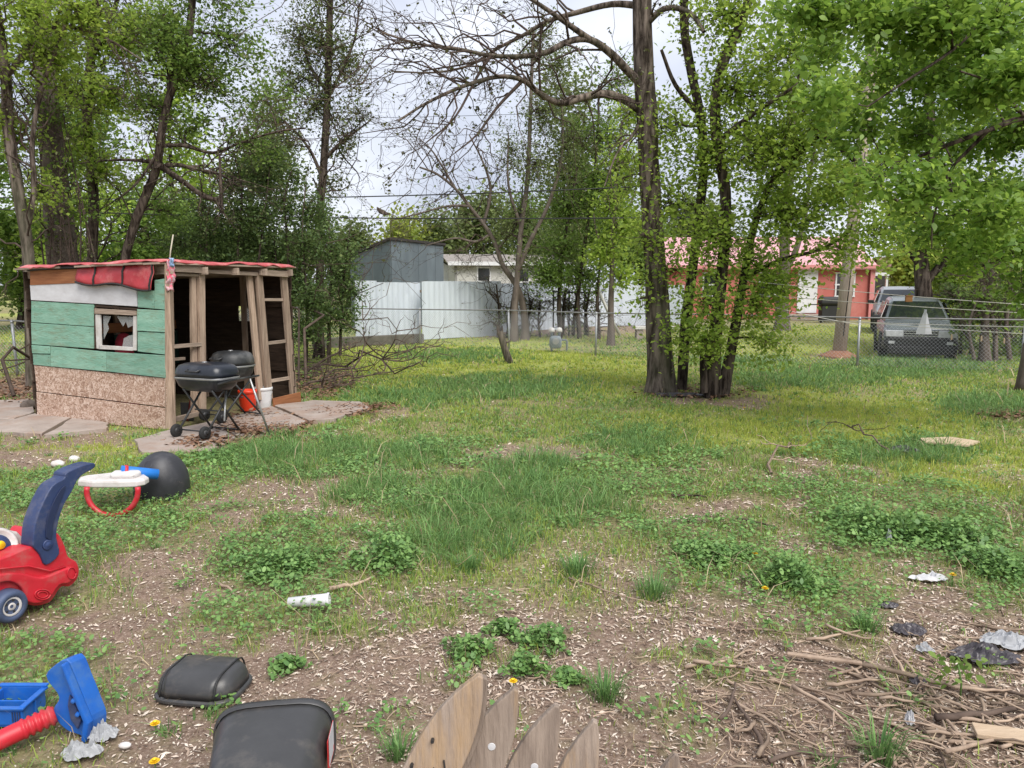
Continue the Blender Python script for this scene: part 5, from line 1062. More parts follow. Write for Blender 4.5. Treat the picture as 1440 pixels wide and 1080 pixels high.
MB().tube([mb_ + V(-.1, 0, .2), mb_ + V(-.1, 0, -.05)], .03, 8).build('pipe', 'meter_grey', gm, smooth=True)
sb = G(715, 509); sp_ = thing('tree_stump', 'slim leaning stump with a jagged broken top in the lawn', 'stump', sb); tp_ = D(703, 466, sb.y)
MB().tube([sb - V(0, 0, .06), sb + V(0, 0, .06), sb.lerp(tp_, .4), sb.lerp(tp_, .75), tp_], [.12, .09, .08, .078, .065], 12).build('trunk', 'bark', sp_, smooth=True)
MB().tube([tp_ - V(.03, 0, .05), tp_ + V(-.07, 0, .16)], [.045, .008], 6).build('splinter', 'bark_grey', sp_); MB().tube([tp_ - V(-.05, 0, .06), tp_ + V(.06, 0, .1)], [.04, .008], 6).build('splinter', 'bark_grey', sp_)
MB().tube([sb.lerp(tp_, .6), sb.lerp(tp_, .6) + V(.16, -.05, .07)], [.035, .02], 7).build('snag', 'bark', sp_, smooth=True)
pp0 = G(1444, 548); MB().loft([[pp0 + Vector((.16 * k * math.cos(a) + dx, .14 * k * math.sin(a), z)) for a in (i * math.pi / 6 for i in range(12))] for k, z, dx in ((1.25, -.08, 0), (1.05, .15, 0), (.95, .45, .02), (.9, .75, .03), (.8, .84, .05), (.4, .88, .07))]).build('gate_post', 'bark_grey', None, pp0, True)
tag(C.objects[-1], 'thick weathered grey post at the right end of the fence', 'post')
a, b = D(839, 402, 25), D(872, 455, 25.5); b.z = .04; pv = MB().tube([a, a.lerp(b, .5) - V(0, 0, .05), b], .05, 8).build('white_pipe', 'pvc', None, b, True); tag(pv, 'white pipe leaning beside the thin trunk before the white fence', 'pipe')
for px, py, h in ((1115, 512, .0),):
    pass
rk_ = gp(918, 24.5); wb = thing('white_bench', 'low white slab on blocks behind the thick trunk', 'bench', rk_)
MB().box(rk_ + V(0, 0, .36), (1.3, .5, .09)).build('top', 'white_paint', wb, bevel=.01)
for s in (-.45, .45): MB().box(rk_ + V(s, 0, .155), (.2, .4, .31)).build('block', 'concrete', wb)
# trellis frame of pipes by the dark bushes
tf = gp(800, 26); tr = thing('pipe_frame', 'thin metal pipe frame standing among the trunks before the far fence', 'frame', tf)
for px in (778, 800, 822): MB().tube([gp(px, 26), gp(px, 26) + V(0, 0, 1.55)], .03, 6).build('upright', 'steel_dark', tr, smooth=True)
MB().tube([gp(776, 26) + V(0, 0, 1.5), gp(838, 26) + V(0, 0, 1.45)], .03, 6).build('crossbar', 'steel_dark', tr, smooth=True)
# low concrete kerb with plants at the foot of the white fence
k0, k1 = gp(440, 20.8), gp(594, 22.6)
MB().beam(k0 + V(0, 0, .1), k1 + V(0, 0, .12), .22, .34).build('concrete_kerb', pmat('dark_concrete', (.16, .145, .12), (.08, .075, .06), 5, .95, .5), None, k0, bevel=.02); tag(C.objects[-1], 'dark weathered concrete kerb at the foot of the white metal fence', 'kerb')

# ================================================================== CARS
def car(label, loc, yaw, paint, detail=True):
    """SUV, nose towards -y of its own axes"""
    r = thing('parked_car', label, 'car', loc, yaw)  # wheels touch the ground at the origin
    def ring(y, hw, z0, z1, k=.1, tb=.0):
        return [Vector((x, y, z)) for x, z in ((-hw + k, z0), (-hw, z0 + k), (-hw, (z0 + z1) / 2), (-hw + .03 + tb, z1 - k), (-hw + k + tb + .06, z1), (0, z1 + .025), (hw - k - tb - .06, z1), (hw - .03 - tb, z1 - k), (hw, (z0 + z1) / 2), (hw, z0 + k), (hw - k, z0))]
    body = [ring(-2.12, .70, .55, .78), ring(-2.16, .78, .42, .85, .08), ring(-2.0, .85, .34, .92), ring(-1.4, .875, .30, .98), ring(-.9, .875, .30, 1.04), ring(.2, .88, .30, 1.08), ring(1.5, .875, .30, 1.08), ring(2.05, .84, .36, 1.05), ring(2.15, .76, .45, .95)]
    MB().loft(body).build('body', paint, r, smooth=True, local=True)
    def cring(y, hwb, hwt, z0, z1): return [Vector(p) for p in ((-hwb, y, z0), (-hwb + (hwb - hwt) * .9, y, z1 - .07), (-hwt + .06, y, z1), (0, y, z1 + .02), (hwt - .06, y, z1), (hwb - (hwb - hwt) * .9, y, z1 - .07), (hwb, y, z0))]
    cab = [cring(-.95, .80, .78, 1.0, 1.05), cring(-.18, .83, .63, 1.05, 1.55), cring(.15, .84, .62, 1.05, 1.62), cring(1.3, .84, .64, 1.05, 1.65), cring(1.85, .82, .62, 1.05, 1.58), cring(2.08, .80, .7, 1.02, 1.1)]
    MB().loft(cab).build('cabin', paint, r, smooth=False, local=True, bevel=.02)
    ws = [Vector(p) for p in ((-.70, -.89, 1.085), (.70, -.89, 1.085), (.555, -.235, 1.525), (-.555, -.235, 1.525))]
    nw = (ws[1] - ws[0]).cross(ws[3] - ws[0]).normalized(); nw = nw if nw.y < 0 else -nw
    MB().slab([p + nw * .012 for p in ws], nw, .012).build('windscreen', 'car_glass', r, local=True)
    for s in (-1, 1):
        for y0, y1 in ((-.62, .25), (.33, 1.15), (1.22, 1.75)):
            P_ = [Vector((s * .845, y0, 1.11)), Vector((s * .85, y1, 1.11)), Vector((s * .70, y1 - .02, 1.52)), Vector((s * .70, max(y0, -.25 if y0 < 0 else y0), 1.5))]
            MB().slab([p + Vector((s * .012, 0, .0)) for p in P_], (s, 0, .4), .012).build('side_window', 'car_glass', r, local=True)
        m_ = MB().loft([[Vector((s * (.98 + px * .1), -.62 + yy, 1.1 + zz)) for yy, zz in ((-.05, -.07), (.06, -.07), (.06, .07), (-.05, .07))] for px in (-1, 1)]).build('mirror', 'black_trim', r, local=True, bevel=.02)
        for y0 in (-1.32, 1.32):
            mt_ = Matrix.Translation((s * .80, y0, .33)) @ Matrix.Rotation(R(90), 4, 'Y')
            w_ = MB().lathe([(.2, -.1), (.31, -.11), (.335, -.07), (.335, .07), (.31, .11), (.2, .1)], 26, mt_).build('wheel', 'rubber', r, smooth=True, local=True)
            MB().lathe([(.03, -.09), (.2, -.1), (.2, .1), (.03, .09)], 20, mt_).build('rim', 'steel', w_, local=True)
            MB().tube([Vector((s * .885, y0 + .40 * math.cos(a), .33 + .40 * math.sin(a))) for a in (math.pi * i / 12 for i in range(13))], .035, 6).build('wheel_arch', 'black_trim', r, smooth=True, local=True)
        MB().loft([[Vector((s * (.60 + x), y, .75 + z)) for x, z in ((-.22, -.085), (.20, -.08), (.22, .085), (-.2, .085))] for y in (-2.20, -2.0)]).build('headlight', 'lamp_glass', r, local=True, bevel=.015)
        MB().loft([[Vector((s * (.66 + x), y, .53 + z)) for x, z in ((-.07, -.035), (.07, -.035), (.07, .035), (-.07, .035))] for y in (-2.235, -2.1)]).build('fog_lamp', 'lamp_glass', r, local=True)
        MB().tube([Vector((s * .60, -.2, 1.70)), Vector((s * .60, 1.6, 1.71))], .02, 8).build('roof_rail', 'black_trim', r, smooth=True, local=True)
    MB().loft([ring(-2.225, .76, .40, .63, .06), ring(-2.2, .84, .36, .66, .06), ring(-1.85, .885, .33, .66, .06)]).build('bumper', 'black_trim', r, local=True, smooth=False, bevel=.02)
    gr = MB().box((0, -2.165, .76), (.82, .05, .15)).build('grille', 'black_trim', r, local=True, bevel=.01)
    for z in (.70, .76, .82): MB().box((0, -2.195, z), (.80, .02, .022)).build('grille_bar', 'chrome', gr, local=True)
    e_ = MB()                     # chrome badge: two uprights and a bar in a rounded frame
    for x in (-.03, .03): e_.box((x, -2.212, .765), (.014, .012, .07))
    e_.box((0, -2.212, .765), (.05, .012, .014))
    for a, b in (((-.06, .81), (.06, .81)), ((-.045, .715), (.045, .715)), ((-.06, .81), (-.045, .715)), ((.06, .81), (.045, .715))): e_.beam((a[0], -2.212, a[1]), (b[0], -2.212, b[1]), .012, .012, (0, 1, 0))
    e_.build('badge', 'chrome', gr, local=True)
    MB().box((0, -2.20, .33), (1.5, .12, .2)).build('lower_valance', 'black_trim', r, local=True, bevel=.02)
    for s in (-1, 1): MB().tube([Vector((s * .45 - .2, -.99, 1.10)), Vector((s * .45 + .2, -.93, 1.15))], .01, 5).build('wiper', 'black_trim', r, local=True)
    return r
car('dark grey green sport utility car parked nose on behind the chain link fence', V(hx(1278) * 20.4 / YH + .05, 20.3, -.165), R(-23), 'car_paint').scale = (.95, .95, .95)
car('pale silver sport utility car standing behind the dark car', V(hx(1262) * 28.5 / YH, 28.5, 0), R(-24), 'car_silver')

# ================================================================== TOYS
tw0, tw1 = G(15, 874), G(104, 838); TN = hn(tw0, tw1)
toy = thing('toy_car', 'red plastic push car with a navy handle and blue wheels on the grass', 'toy car', tw0)
tp = lambda x, y, off=0.: PL(x, y, tw0 + TN * off, TN)
TH = .36
def rounded(pts, k=3):
    P = np.array([(x, y, 0) for x, y in pts], float); P = np.vstack([P, P[:1]]); return [(p[0], p[1]) for p in smooth_path(P, k)[:-1]]
prof = [(-70, 802), (0, 786), (46, 768), (60, 778), (76, 752), (84, 752), (92, 768), (97, 783), (108, 790), (112, 803), (108, 816), (98, 825), (86, 826), (72, 846), (54, 852), (40, 849), (33, 836), (15, 828), (-5, 834), (-70, 838)]
MB().slab([tp(*q) for q in rounded(prof)], -TN, TH).build('body', 'red_plastic', toy, bevel=.03, seg=5, smooth=True)
fen = [(38, 846), (30, 826), (14, 818), (-6, 822), (-30, 832), (-30, 818), (0, 808), (30, 806), (60, 812), (92, 800), (104, 798), (108, 806), (98, 820), (84, 823), (70, 842), (52, 849)]
MB().slab([tp(*q, .03) for q in rounded(fen)], -TN, .08).build('fender', 'red_plastic', toy, bevel=.022, seg=5, smooth=True)
MB().slab([tp(*q, -.12) for q in ((-70, 800), (-10, 790), (40, 772), (60, 792), (40, 806), (-70, 812))], -TN, .14).build('seat', 'red_plastic', toy, bevel=.02, seg=3)
hz = [(165, 605), (175, 500), (210, 400), (265, 300), (325, 262), (335, 235), (400, 203), (465, 184), (486, 194), (470, 216), (425, 240), (392, 275), (365, 330), (325, 400), (298, 480), (288, 560), (302, 645), (235, 702), (205, 650)]
MB().slab([tp(x / 3.6, 600 + y / 3.6, .014) for x, y in rounded(hz)], -TN, .10).build('handle', 'navy_plastic', toy, bevel=.012, seg=4)
hg = [(230, 560), (235, 480), (262, 395), (300, 325), (330, 300), (300, 390), (270, 480), (258, 570)]
MB().slab([tp(x / 3.6, 600 + y / 3.6, .017) for x, y in rounded(hg)], TN, .005).build('groove_shade', pmat('dark_navy', (.016, .026, .075), (.012, .02, .055), 6, .5), toy, bevel=.002)  # darker strip: shade of the handle's groove put into its colour
rr0 = tp(240 / 3.6, 600 + 598 / 3.6, .014); rot_ = TN.to_track_quat('Z', 'Y').to_matrix().to_4x4()
MB().lathe([(.002, .012), (.012, .012), (.02, .004), (.026, .008), (.03, 0)], 16, Matrix.Translation(rr0) @ rot_).build('bolt', 'navy_plastic', toy, smooth=True)
wc = tp(13, 852, .035); sc_ = (wc - CAM).length / F
def toywheel(c):
    mt_ = Matrix.Translation(c) @ rot_; w_ = MB().lathe([(.045, -.05), (.075, -.05), (.086, -.035), (.086, .012), (.078, .03), (.055, .034), (.05, .02)], 26, mt_).build('wheel', pmat('blue_grey_wheel', (.06, .085, .16), (.04, .055, .1), 9, .6), toy, smooth=True)
    MB().lathe([(.0, .014), (.018, .026), (.02, .018), (.035, .016), (.048, .028), (.052, .018)], 18, mt_).build('hub', 'white_plastic', w_, smooth=True)
    for k in range(5):
        a = 2 * math.pi * k / 5; MB().lathe([(.001, .0), (.007, .0), (.007, .004)], 8, mt_ @ Matrix.Translation((.032 * math.cos(a), .032 * math.sin(a), .017))).build('hub_hole', 'steel_dark', w_)
for cx_0, cy_0, rx_0, ry_0, of_ in ((101, 806, 6, 8, .034), (60, 836, 11, 7, .034), (60, 836, 7, 4.5, .034)):
    MB().tube([tp(cx_0 + rx_0 * math.cos(a), cy_0 + ry_0 * math.sin(a), of_) for a in (2 * math.pi * i / 20 for i in range(21))], .0035, 6).build('embossed_ring', 'red_plastic', toy, smooth=True)
MB().tube([tp(x_, y_, .012) for x_, y_ in ((-60, 806), (0, 800), (40, 796), (70, 803), (92, 797))], .005, 6).build('seam', 'red_plastic', toy, smooth=True)
toywheel(wc); dirv = (tw1 - tw0).normalized(); q = wc - TN * (TH + .05); toywheel(q)
# steering wheel and dashboard at the front
sw = tp(-2, 768, -.13); ax = Matrix.Translation(sw) @ (TN * .6 + V(.5, -.3, .55)).normalized().to_track_quat('Z', 'Y').to_matrix().to_4x4()
stw = MB().lathe([(.075, -.014), (.09, -.016), (.102, 0), (.09, .016), (.078, .014), (.072, 0)], 24, ax).build('steering_wheel', 'white_plastic', toy, smooth=True)
MB().lathe([(.0, .03), (.022, .028), (.024, .01), (.0, .005)], 16, ax).build('horn_button', 'yellow_petal', stw, smooth=True)
MB().lathe([(.024, .005), (.06, .004), (.068, -.01)], 20, ax).build('spokes', 'navy_plastic', stw, smooth=True)
MB().slab([tp(*q_, -.17) for q_ in ((-40, 778), (0, 744), (26, 748), (38, 760), (36, 772), (10, 788), (-40, 800))], -TN, .2).build('dashboard', 'white_plastic', toy, bevel=.02, seg=4)

# toy basketball hoop lying down
hb = G(165, 724); hp = thing('toy_basketball_hoop', 'toy basketball hoop lying over: white backboard, red rim, blue pole and black domed base', 'toy hoop', hb)
YB = hb.y + .12; s_ = YB / F
bc = D(157, 677, YB); bp_ = []
outline = [(-50, -3), (-46, -9), (-30, -14), (-8, -22), (4, -28), (18, -27), (28, -18), (40, -12), (49, -6), (50, 2), (42, 7), (20, 9), (-20, 9), (-44, 5)]
MB().loft([[bc + Vector((x * s_ * 1.0 * k, -y * s_ * 1.1 * k * 1.6, z)) for x, y in outline] for k, z in ((.9, -.03), (1, -.022), (1.0, .012), (.93, .03))]).build('backboard', 'white_plastic', hp, smooth=False, bevel=.006)
MB().loft([[bc + Vector((18 * s_ + x * s_, .03 - y * s_, z)) for x, y in ((-22, -10), (20, -10), (18, 12), (-18, 12))] for z in (.02, .075)]).build('bracket', 'white_plastic', hp, bevel=.03, seg=4, smooth=True)
MB().tube([D(158 + 36 * math.cos(a), 690 + 35 * math.sin(a), hb.y + .02) for a in (R(-8) + R(196) * i / 28 for i in range(29))], .021, 8).build('rim', 'red_plastic', hp, smooth=True)
pa, pb_ = D(170, 662, YB + .05), D(222, 667, YB + .2)
MB().tube([pa, pa.lerp(pb_, .5), pb_], .042, 16).build('pole', 'lblue_plastic', hp, smooth=True)
MB().tube([pa.lerp(pb_, .08), pa.lerp(pb_, .16)], .05, 16).build('collar', 'red_plastic', hp, smooth=True)
db = G(219, 698); db.y += .12; rr = 37 * db.y / F * 1.02
mt_ = Matrix.Translation(db + V(0, 0, -.01)) @ Matrix.Rotation(R(6), 4, 'Y') @ Matrix.Rotation(R(10), 4, 'X')
MB().lathe([(rr * .98, -.03), (rr * 1.0, .02), (rr * .99, .09)] + [(rr * .99 * math.cos(t), .09 + .285 * math.sin(t)) for t in (math.pi / 2 * i / 9 for i in range(1, 9))] + [(.003, .375)], 32, mt_).build('base', 'dark_plastic', hp, smooth=True)
dn_ = V(-.12, -.74, .66).normalized(); cc0 = db + V(0, 0, .08); fc = cc0 + Vector((dn_.x * rr, dn_.y * rr, dn_.z * .285)); mf = Matrix.Translation(fc + dn_ * .012) @ dn_.to_track_quat('Z', 'Y').to_matrix().to_4x4()
MB().lathe([(.042, -.02), (.045, .004), (.038, .008), (.026, -.004), (.022, -.002), (.002, -.001)], 20, mf).build('fill_cap', 'dark_plastic', hp, smooth=True)

# blue and red toy at the near left
q0 = G(105, 1046); tb = thing('toy_scoop', 'blue plastic toy part with a ribbed red handle lying beside a white bag', 'toy', q0); Yb = q0.y
mm = [D(x, y, Yb + dy) for x, y, dy in ((78, 1004, .05), (40, 1022, .0), (0, 1041, -.06), (-60, 1072, -.14))]
rad = [.036, .036, .037, .036]
P_ = smooth_path([tuple(m) for m in mm], 16); rr_ = [.036 + (.004 * (1 if (i // 2) % 2 else -1) if i < 20 else 0) for i in range(len(P_))]
MB().tube([Vector(p) for p in P_], rr_, 18).build('handle', 'red_plastic', tb, smooth=True)
bl = [(64, 950), (70, 941), (94, 927), (108, 955), (122, 990), (130, 1014), (125, 1042), (112, 1034), (95, 1028), (80, 1014), (75, 997), (82, 985), (80, 975), (68, 960)]
MB().slab([D(x, y, Yb + .05) for x, y in rounded(bl)], (.3, .9, -.1), .07).build('scoop', 'blue_plastic', tb, bevel=.014, seg=3)
MB().slab([D(x, y, Yb + .045) for x, y in ((92, 931), (97, 929), (132, 1012), (127, 1040), (121, 1036), (124, 1010))], (-.2, -1, 0), .03).build('flange', 'blue_plastic', tb, bevel=.006)
MB().slab([D(x, y, Yb + .04) for x, y in ((100, 975), (108, 990), (116, 1012), (112, 1024), (102, 1010), (98, 990))], (-.2, -1, 0), .012).build('recess_plate', 'navy_plastic', tb, bevel=.004)
for x, y in ((104, 985), (110, 1004)): MB().lathe([(.001, .012), (.008, .01), (.01, 0)], 10, Matrix.Translation(D(x, y, Yb + .025)) @ Matrix.Rotation(R(90), 4, 'X')).build('peg', 'blue_plastic', tb)
q1 = G(10, 1018); bx = thing('toy_bin', 'open blue plastic toy tray with slotted sides at the grass edge', 'toy', q1); bx.scale = (.8, .7, .7)
for nm, c_, sz in (('floor', (0, .06, .015), (.22, .2, .02)), ('side', (0, -.04, .07), (.22, .012, .1)), ('side', (0, .16, .08), (.22, .012, .12)), ('side', (-.105, .06, .075), (.012, .2, .11)), ('side', (.105, .06, .075), (.012, .2, .11)), ('rim', (0, -.05, .125), (.25, .03, .014)), ('rim', (0, .168, .145), (.25, .03, .014)), ('rim', (.112, .06, .13), (.03, .22, .014)), ('divider', (.02, .06, .07), (.2, .01, .08))):
    MB().box(q1 + Vector(c_), sz).build(nm, 'blue_plastic', bx, bevel=.004)
for k in range(4): MB().box(q1 + V(.06 + .012 * k, -.048, .07), (.005, .006, .06)).build('slot', 'navy_plastic', bx)

# ------------------------------------------------------------------ bin and its lid
lb0 = G(270, 991); lid = thing('bin_lid', 'black domed swing bin lid lying on the soil', 'bin lid', lb0 + V(0, .13, .0), R(-8))
def lidring(k, y, z): return [Vector((.2 * k * sup(math.cos(a), .55), .14 * y * sup(math.sin(a), .55), z)) for a in (2 * math.pi * i / 36 for i in range(36))]
def sup(a, e): return math.copysign(abs(a) ** e, a)
lid.scale = (.88, 1.0, .70)
MB().loft([lidring(1.06, 1.04, .0), lidring(1.06, 1.04, .02), lidring(1.0, .97, .03)]).build('rim', 'can_plastic', lid, local=True, smooth=False, bevel=.004)
MB().loft([lidring(1., .96, .028), lidring(.98, .93, .065), lidring(.95, .86, .10), lidring(.89, .74, .13), lidring(.8, .5, .148), lidring(.6, .2, .154)]).build('dome', 'can_plastic', lid, local=True, smooth=True)
MB().loft([[Vector((p.x, p.y * y, z)) for p in rrect(.135 * k, .14, .03, 0, 5)] for k, y, z in ((1, .975, .035), (1, .95, .07), (1, .885, .105), (1, .76, .138), (.98, .5, .157), (.9, .15, .164))]).build('swing_flap', 'can_plastic', lid, local=True, smooth=True)
for a in (-1, 1):
    MB().tube([Vector((a * .138, y, z)) for y, z in ((-.137, .04), (-.133, .07), (-.124, .105), (-.107, .138), (-.07, .158), (.07, .158), (.107, .138), (.124, .105), (.137, .04))], .0045, 6).build('flap_seam', 'black_trim', lid, local=True, smooth=True)
bR = G(386, 984, .295); bin_ = thing('kitchen_bin', 'black plastic kitchen bin lying on its side with a red sticker', 'bin', V(bR.x, bR.y, 0), R(9))
def sup(a, e): return math.copysign(abs(a) ** e, a)
def br(hw, hh, y, zc, n=32): return [Vector((hw * sup(math.cos(a), .5), y, zc + hh * sup(math.sin(a), .62))) for a in (2 * math.pi * i / n for i in range(n))]
MB().loft([br(.12, .11, -.62, .115), br(.135, .122, -.6, .125), br(.20, .14, -.05, .145), br(.20, .14, .0, .145), br(.19, .13, .0, .145), br(.115, .105, -.58, .125)]).build('tub', 'can_plastic', bin_, local=True, smooth=True)
MB().loft([br(.202, .142, -.026, .147), br(.209, .147, -.02, .147), br(.209, .147, .002, .147), br(.2, .141, .006, .147)], False).build('rim', 'can_plastic', bin_, local=True, smooth=True)
pz = [Vector((.2, -.07, .24)), Vector((.2, -.07, .13)), Vector((.191, -.2, .13)), Vector((.191, -.2, .24))]
st2 = MB().slab([p + V(.004, 0, 0) for p in pz], (1, -.07, 0), .002).build('sticker', 'label_red', bin_, local=True)
MB().slab([p.lerp(sum(pz, Vector()) / 4, .25) + V(.0075, 0, .02) for p in pz], (1, -.07, 0), .001).build('sticker_print', 'paper', st2, local=True)
MB().slab([V(.204, -.09, .16), V(.204, -.09, .14), V(.198, -.18, .14), V(.198, -.18, .16)], (1, -.07, 0), .0015).build('sticker_print', 'paper', st2, local=True)

# ------------------------------------------------------------------ fallen picket fence section
YP = 1.55
pf0 = V(-.05, YP, 0); pf = thing('picket_fence_section', 'sagging section of weathered pointed wooden pickets fanned to one side', 'fence', pf0)
lean = R(19)
def picket(tx, ty, wd, lean, dy, t=.02, nm='picket', L_=.98, mat='picket'):
    tip = D(tx, ty, YP + dy); ax = Vector((math.sin(lean), .05, math.cos(lean))).normalized(); sx = Vector((math.cos(lean), 0, -math.sin(lean))); n = ax.cross(sx).normalized(); n = n if n.y < 0 else -n
    L_ = min(L_, (tip.z - .0) / ax.z)
    o = []
    for k in range(11): f = k / 10; o.append((-.5 * wd * (.10 + .90 * (1 - (1 - f) ** 2.6)), -.24 * f))
    left = [tip + sx * (x) + ax * y for x, y in o]; right = [tip + sx * (-x) + ax * y for x, y in o]
    poly = left + [tip - sx * wd / 2 - ax * L_, tip + sx * wd / 2 - ax * L_] + right[::-1]
    po = MB().slab(poly, -n, t).build(nm, mat, pf, bevel=.003)
    return po, tip, ax, sx, n
pk = [(676, 952, .115, R(27), -.02), (726, 971, .108, R(25), .02), (784, 994, .105, R(22), .045), (838, 1016, .10, R(18), .07), (896, 1052, .10, R(15), .095), (952, 1062, .10, R(15), .12)]
for i, (x, y, wd, ln, dy) in enumerate(pk):
    if i == 4: continue
    po, tip, ax, sx, n = picket(x, y, wd, ln, dy)
    if i == 0:
        picket(x + 6, y + 2, wd, ln, dy + .022)
        for a, b in ((-.03, -.17), (-.045, -.24), (-.05, -.30)):
            c_ = tip + sx * a + ax * b; MB().tube([c_, c_ + n * .012], .004, 6).build('nail', 'steel_dark', po)
        for a, b, c, d in ((.012, -.2, .035, -.235), (.0, -.225, .012, -.26)): MB().tube([tip + sx * a + ax * b + n * .004, tip + sx * c + ax * d + n * .004], .002, 5).build('crack', 'steel_dark', po)
    else:
        c_ = tip + sx * .005 + ax * -(.13 + .01 * i); MB().lathe([(.009, 0), (.008, .0015), (.001, .002)], 12, Matrix.Translation(c_) @ n.to_track_quat('Z', 'Y').to_matrix().to_4x4()).build('paint_spot', 'paper', po)
for z in (.16, .48):
    MB().beam(V(-.42 + .42 * z, YP + .045, z), V(.50 + .42 * z, YP + .17, z - .1), .035, .085).build('rail', 'picket', pf)

# ================================================================== SMALL PLANTS
def weed(px, py, rpx, label, kind='broad', h=.09):
    b = G(px, py); r = rpx / F * b.y; z0 = float(gz(b.x, b.y)) - .012
    e_ = thing('weed_plant', label, 'weed', (b.x, b.y, z0), 0, 'weeds growing through the mulch')
    if kind == 'broad':
        n = int(430 * min(2.2, (r / .13) ** 1.4)); a = rng.random(n) * 2 * np.pi; q = np.sqrt(rng.random(n)); x = q * r * np.cos(a); y = q * r * np.sin(a)
        lob = 1 + .35 * np.sin(a * 3 + px) + .2 * np.sin(a * 7 + py); x = x * lob; y = y * lob; z = .012 + h * (1 - q ** 2 * .8) * (.3 + .9 * rng.random(n)); v, lp, st = discs(x, y, z, .006 + .009 * rng.random(n) * (1 + 4 * max(0, h - .08)), 1.0, 7, .8)
        o = link(bpy.data.objects.new('leaves', np_mesh('leaves', v, lp, st, M['clover'])), e_); o['kind'] = 'stuff'
        k = slice(None, None, 3); ps = [(np.array([[x_ * .3, y_ * .3, -.02], [x_ * .7, y_ * .7, z_ * .6], [x_, y_, z_]]), np.array([.002, .0016, .001]), 3) for x_, y_, z_ in zip(x[k], y[k], z[k])]
        link(bpy.data.objects.new('stems', tubes_mesh('stems', ps, 'stem_green')), e_)
    else:
        n = int(200 * min(2, r / .12)); a = rng.random(n) * 2 * np.pi; q = rng.random(n) * r * .8; x, y = q * np.cos(a), q * np.sin(a); hh = (.03 + .12 * rng.random(n) ** 1.3) * (h / .10); out = .4 + 1.5 * rng.random(n)
        v = np.zeros((n, 5, 3)); wd = .0028; wx, wy = -np.sin(a) * wd, np.cos(a) * wd; dx, dy = np.cos(a) * hh * out * .55, np.sin(a) * hh * out * .55
        v[:, 0] = np.stack([x - wx, y - wy, 0 * x - .01], 1); v[:, 1] = np.stack([x + wx, y + wy, 0 * x - .01], 1); v[:, 2] = np.stack([x + dx * .4 - wx * .8, y + dy * .4 - wy * .8, hh * .65], 1); v[:, 3] = np.stack([x + dx * .4 + wx * .8, y + dy * .4 + wy * .8, hh * .65], 1); v[:, 4] = np.stack([x + dx, y + dy, hh * (.95 - .2 * out * .5)], 1)
        lp = (np.arange(n)[:, None] * 5 + np.array([[0, 1, 3, 2, 2, 3, 4]])).ravel(); st = (np.arange(n)[:, None] * 7 + np.array([[0, 4]])).ravel()
        o = link(bpy.data.objects.new('blades', np_mesh('blades', v, lp, st, M['grass_tuft'])), e_); o['kind'] = 'stuff'
for px, py, r, k, h, lb in ((545, 792, 44, 'broad', .17, 'large bushy clover clump at the edge of the tall grass'), (660, 920, 36, 'broad', .08, 'low leafy weed in mulch, furthest left of the weeds above the pickets'), (765, 905, 36, 'broad', .08, 'round leafy weed in mulch above the second picket tip'), (738, 944, 30, 'broad', .08, 'leafy weed right beside the dandelion above the pickets'),
                            (708, 888, 26, 'broad', .06, 'small leafy weed between the larger weeds in mulch'), (1110, 822, 52, 'broad', .15, 'tall broad leaved weed clump beside two dandelions'), (1000, 785, 55, 'broad', .08, 'spreading clover clump on mulch beside a dandelion'), (403, 938, 26, 'broad', .05, 'flat small weed on bare soil near the bin lid'), (1280, 755, 60, 'broad', .16, 'broad leafed weed in the middle of the big clover bed'), (1215, 745, 60, 'broad', .15, 'broad leafed weed at the left end of the big clover bed'), (1345, 762, 55, 'broad', .15, 'broad leafed weed at the right end of the big clover bed'),
                            (1402, 800, 50, 'broad', .13, 'broad leaved weed beside the white paper scrap'), (395, 795, 70, 'broad', .12, 'wide clover clump beside the bare dirt path'), (800, 958, 22, 'broad', .05, 'tiny weed sprig beside the pickets on the mulch'),
                            (850, 978, 34, 'grass', .1, 'bright grass tuft on mulch beyond the third picket'), (812, 806, 34, 'grass', .1, 'grass tuft at the front of the tall grass patch'), (920, 838, 34, 'grass', .12, 'lone grass tuft standing on the mulch before the clover clump'), (1236, 1062, 36, 'grass', .12, 'grass tuft among the sticks beside the pale board'), (660, 800, 26, 'grass', .1, 'small grass tuft under the tall grass patch'), (560, 1060, 26, 'grass', .08, 'sparse grass tuft left of the pickets'), (1218, 885, 24, 'grass', .09, 'grass tuft among twigs beside the dark cloth')):
    weed(px, py, r, lb, k, h)
# sapling among the sticks
b = G(1350, 985); sp2 = thing('sapling', 'small sapling with a few broad green leaves among the sticks', 'sapling', b)
st_p = [b, b + V(0, 0, .08), b + V(-.02, 0, .16)]; MB().tube(st_p, .004, 5).build('stem', 'stem_green', sp2, smooth=True)
n = 60; P_ = np.array([[random.uniform(-.17, .1), random.uniform(-.08, .08), random.uniform(.08, .2)] for _ in range(n)])
link(bpy.data.objects.new('leaves', leaves_mesh('leaves', P_, .03, 'leaf_mid', star=True)), sp2)
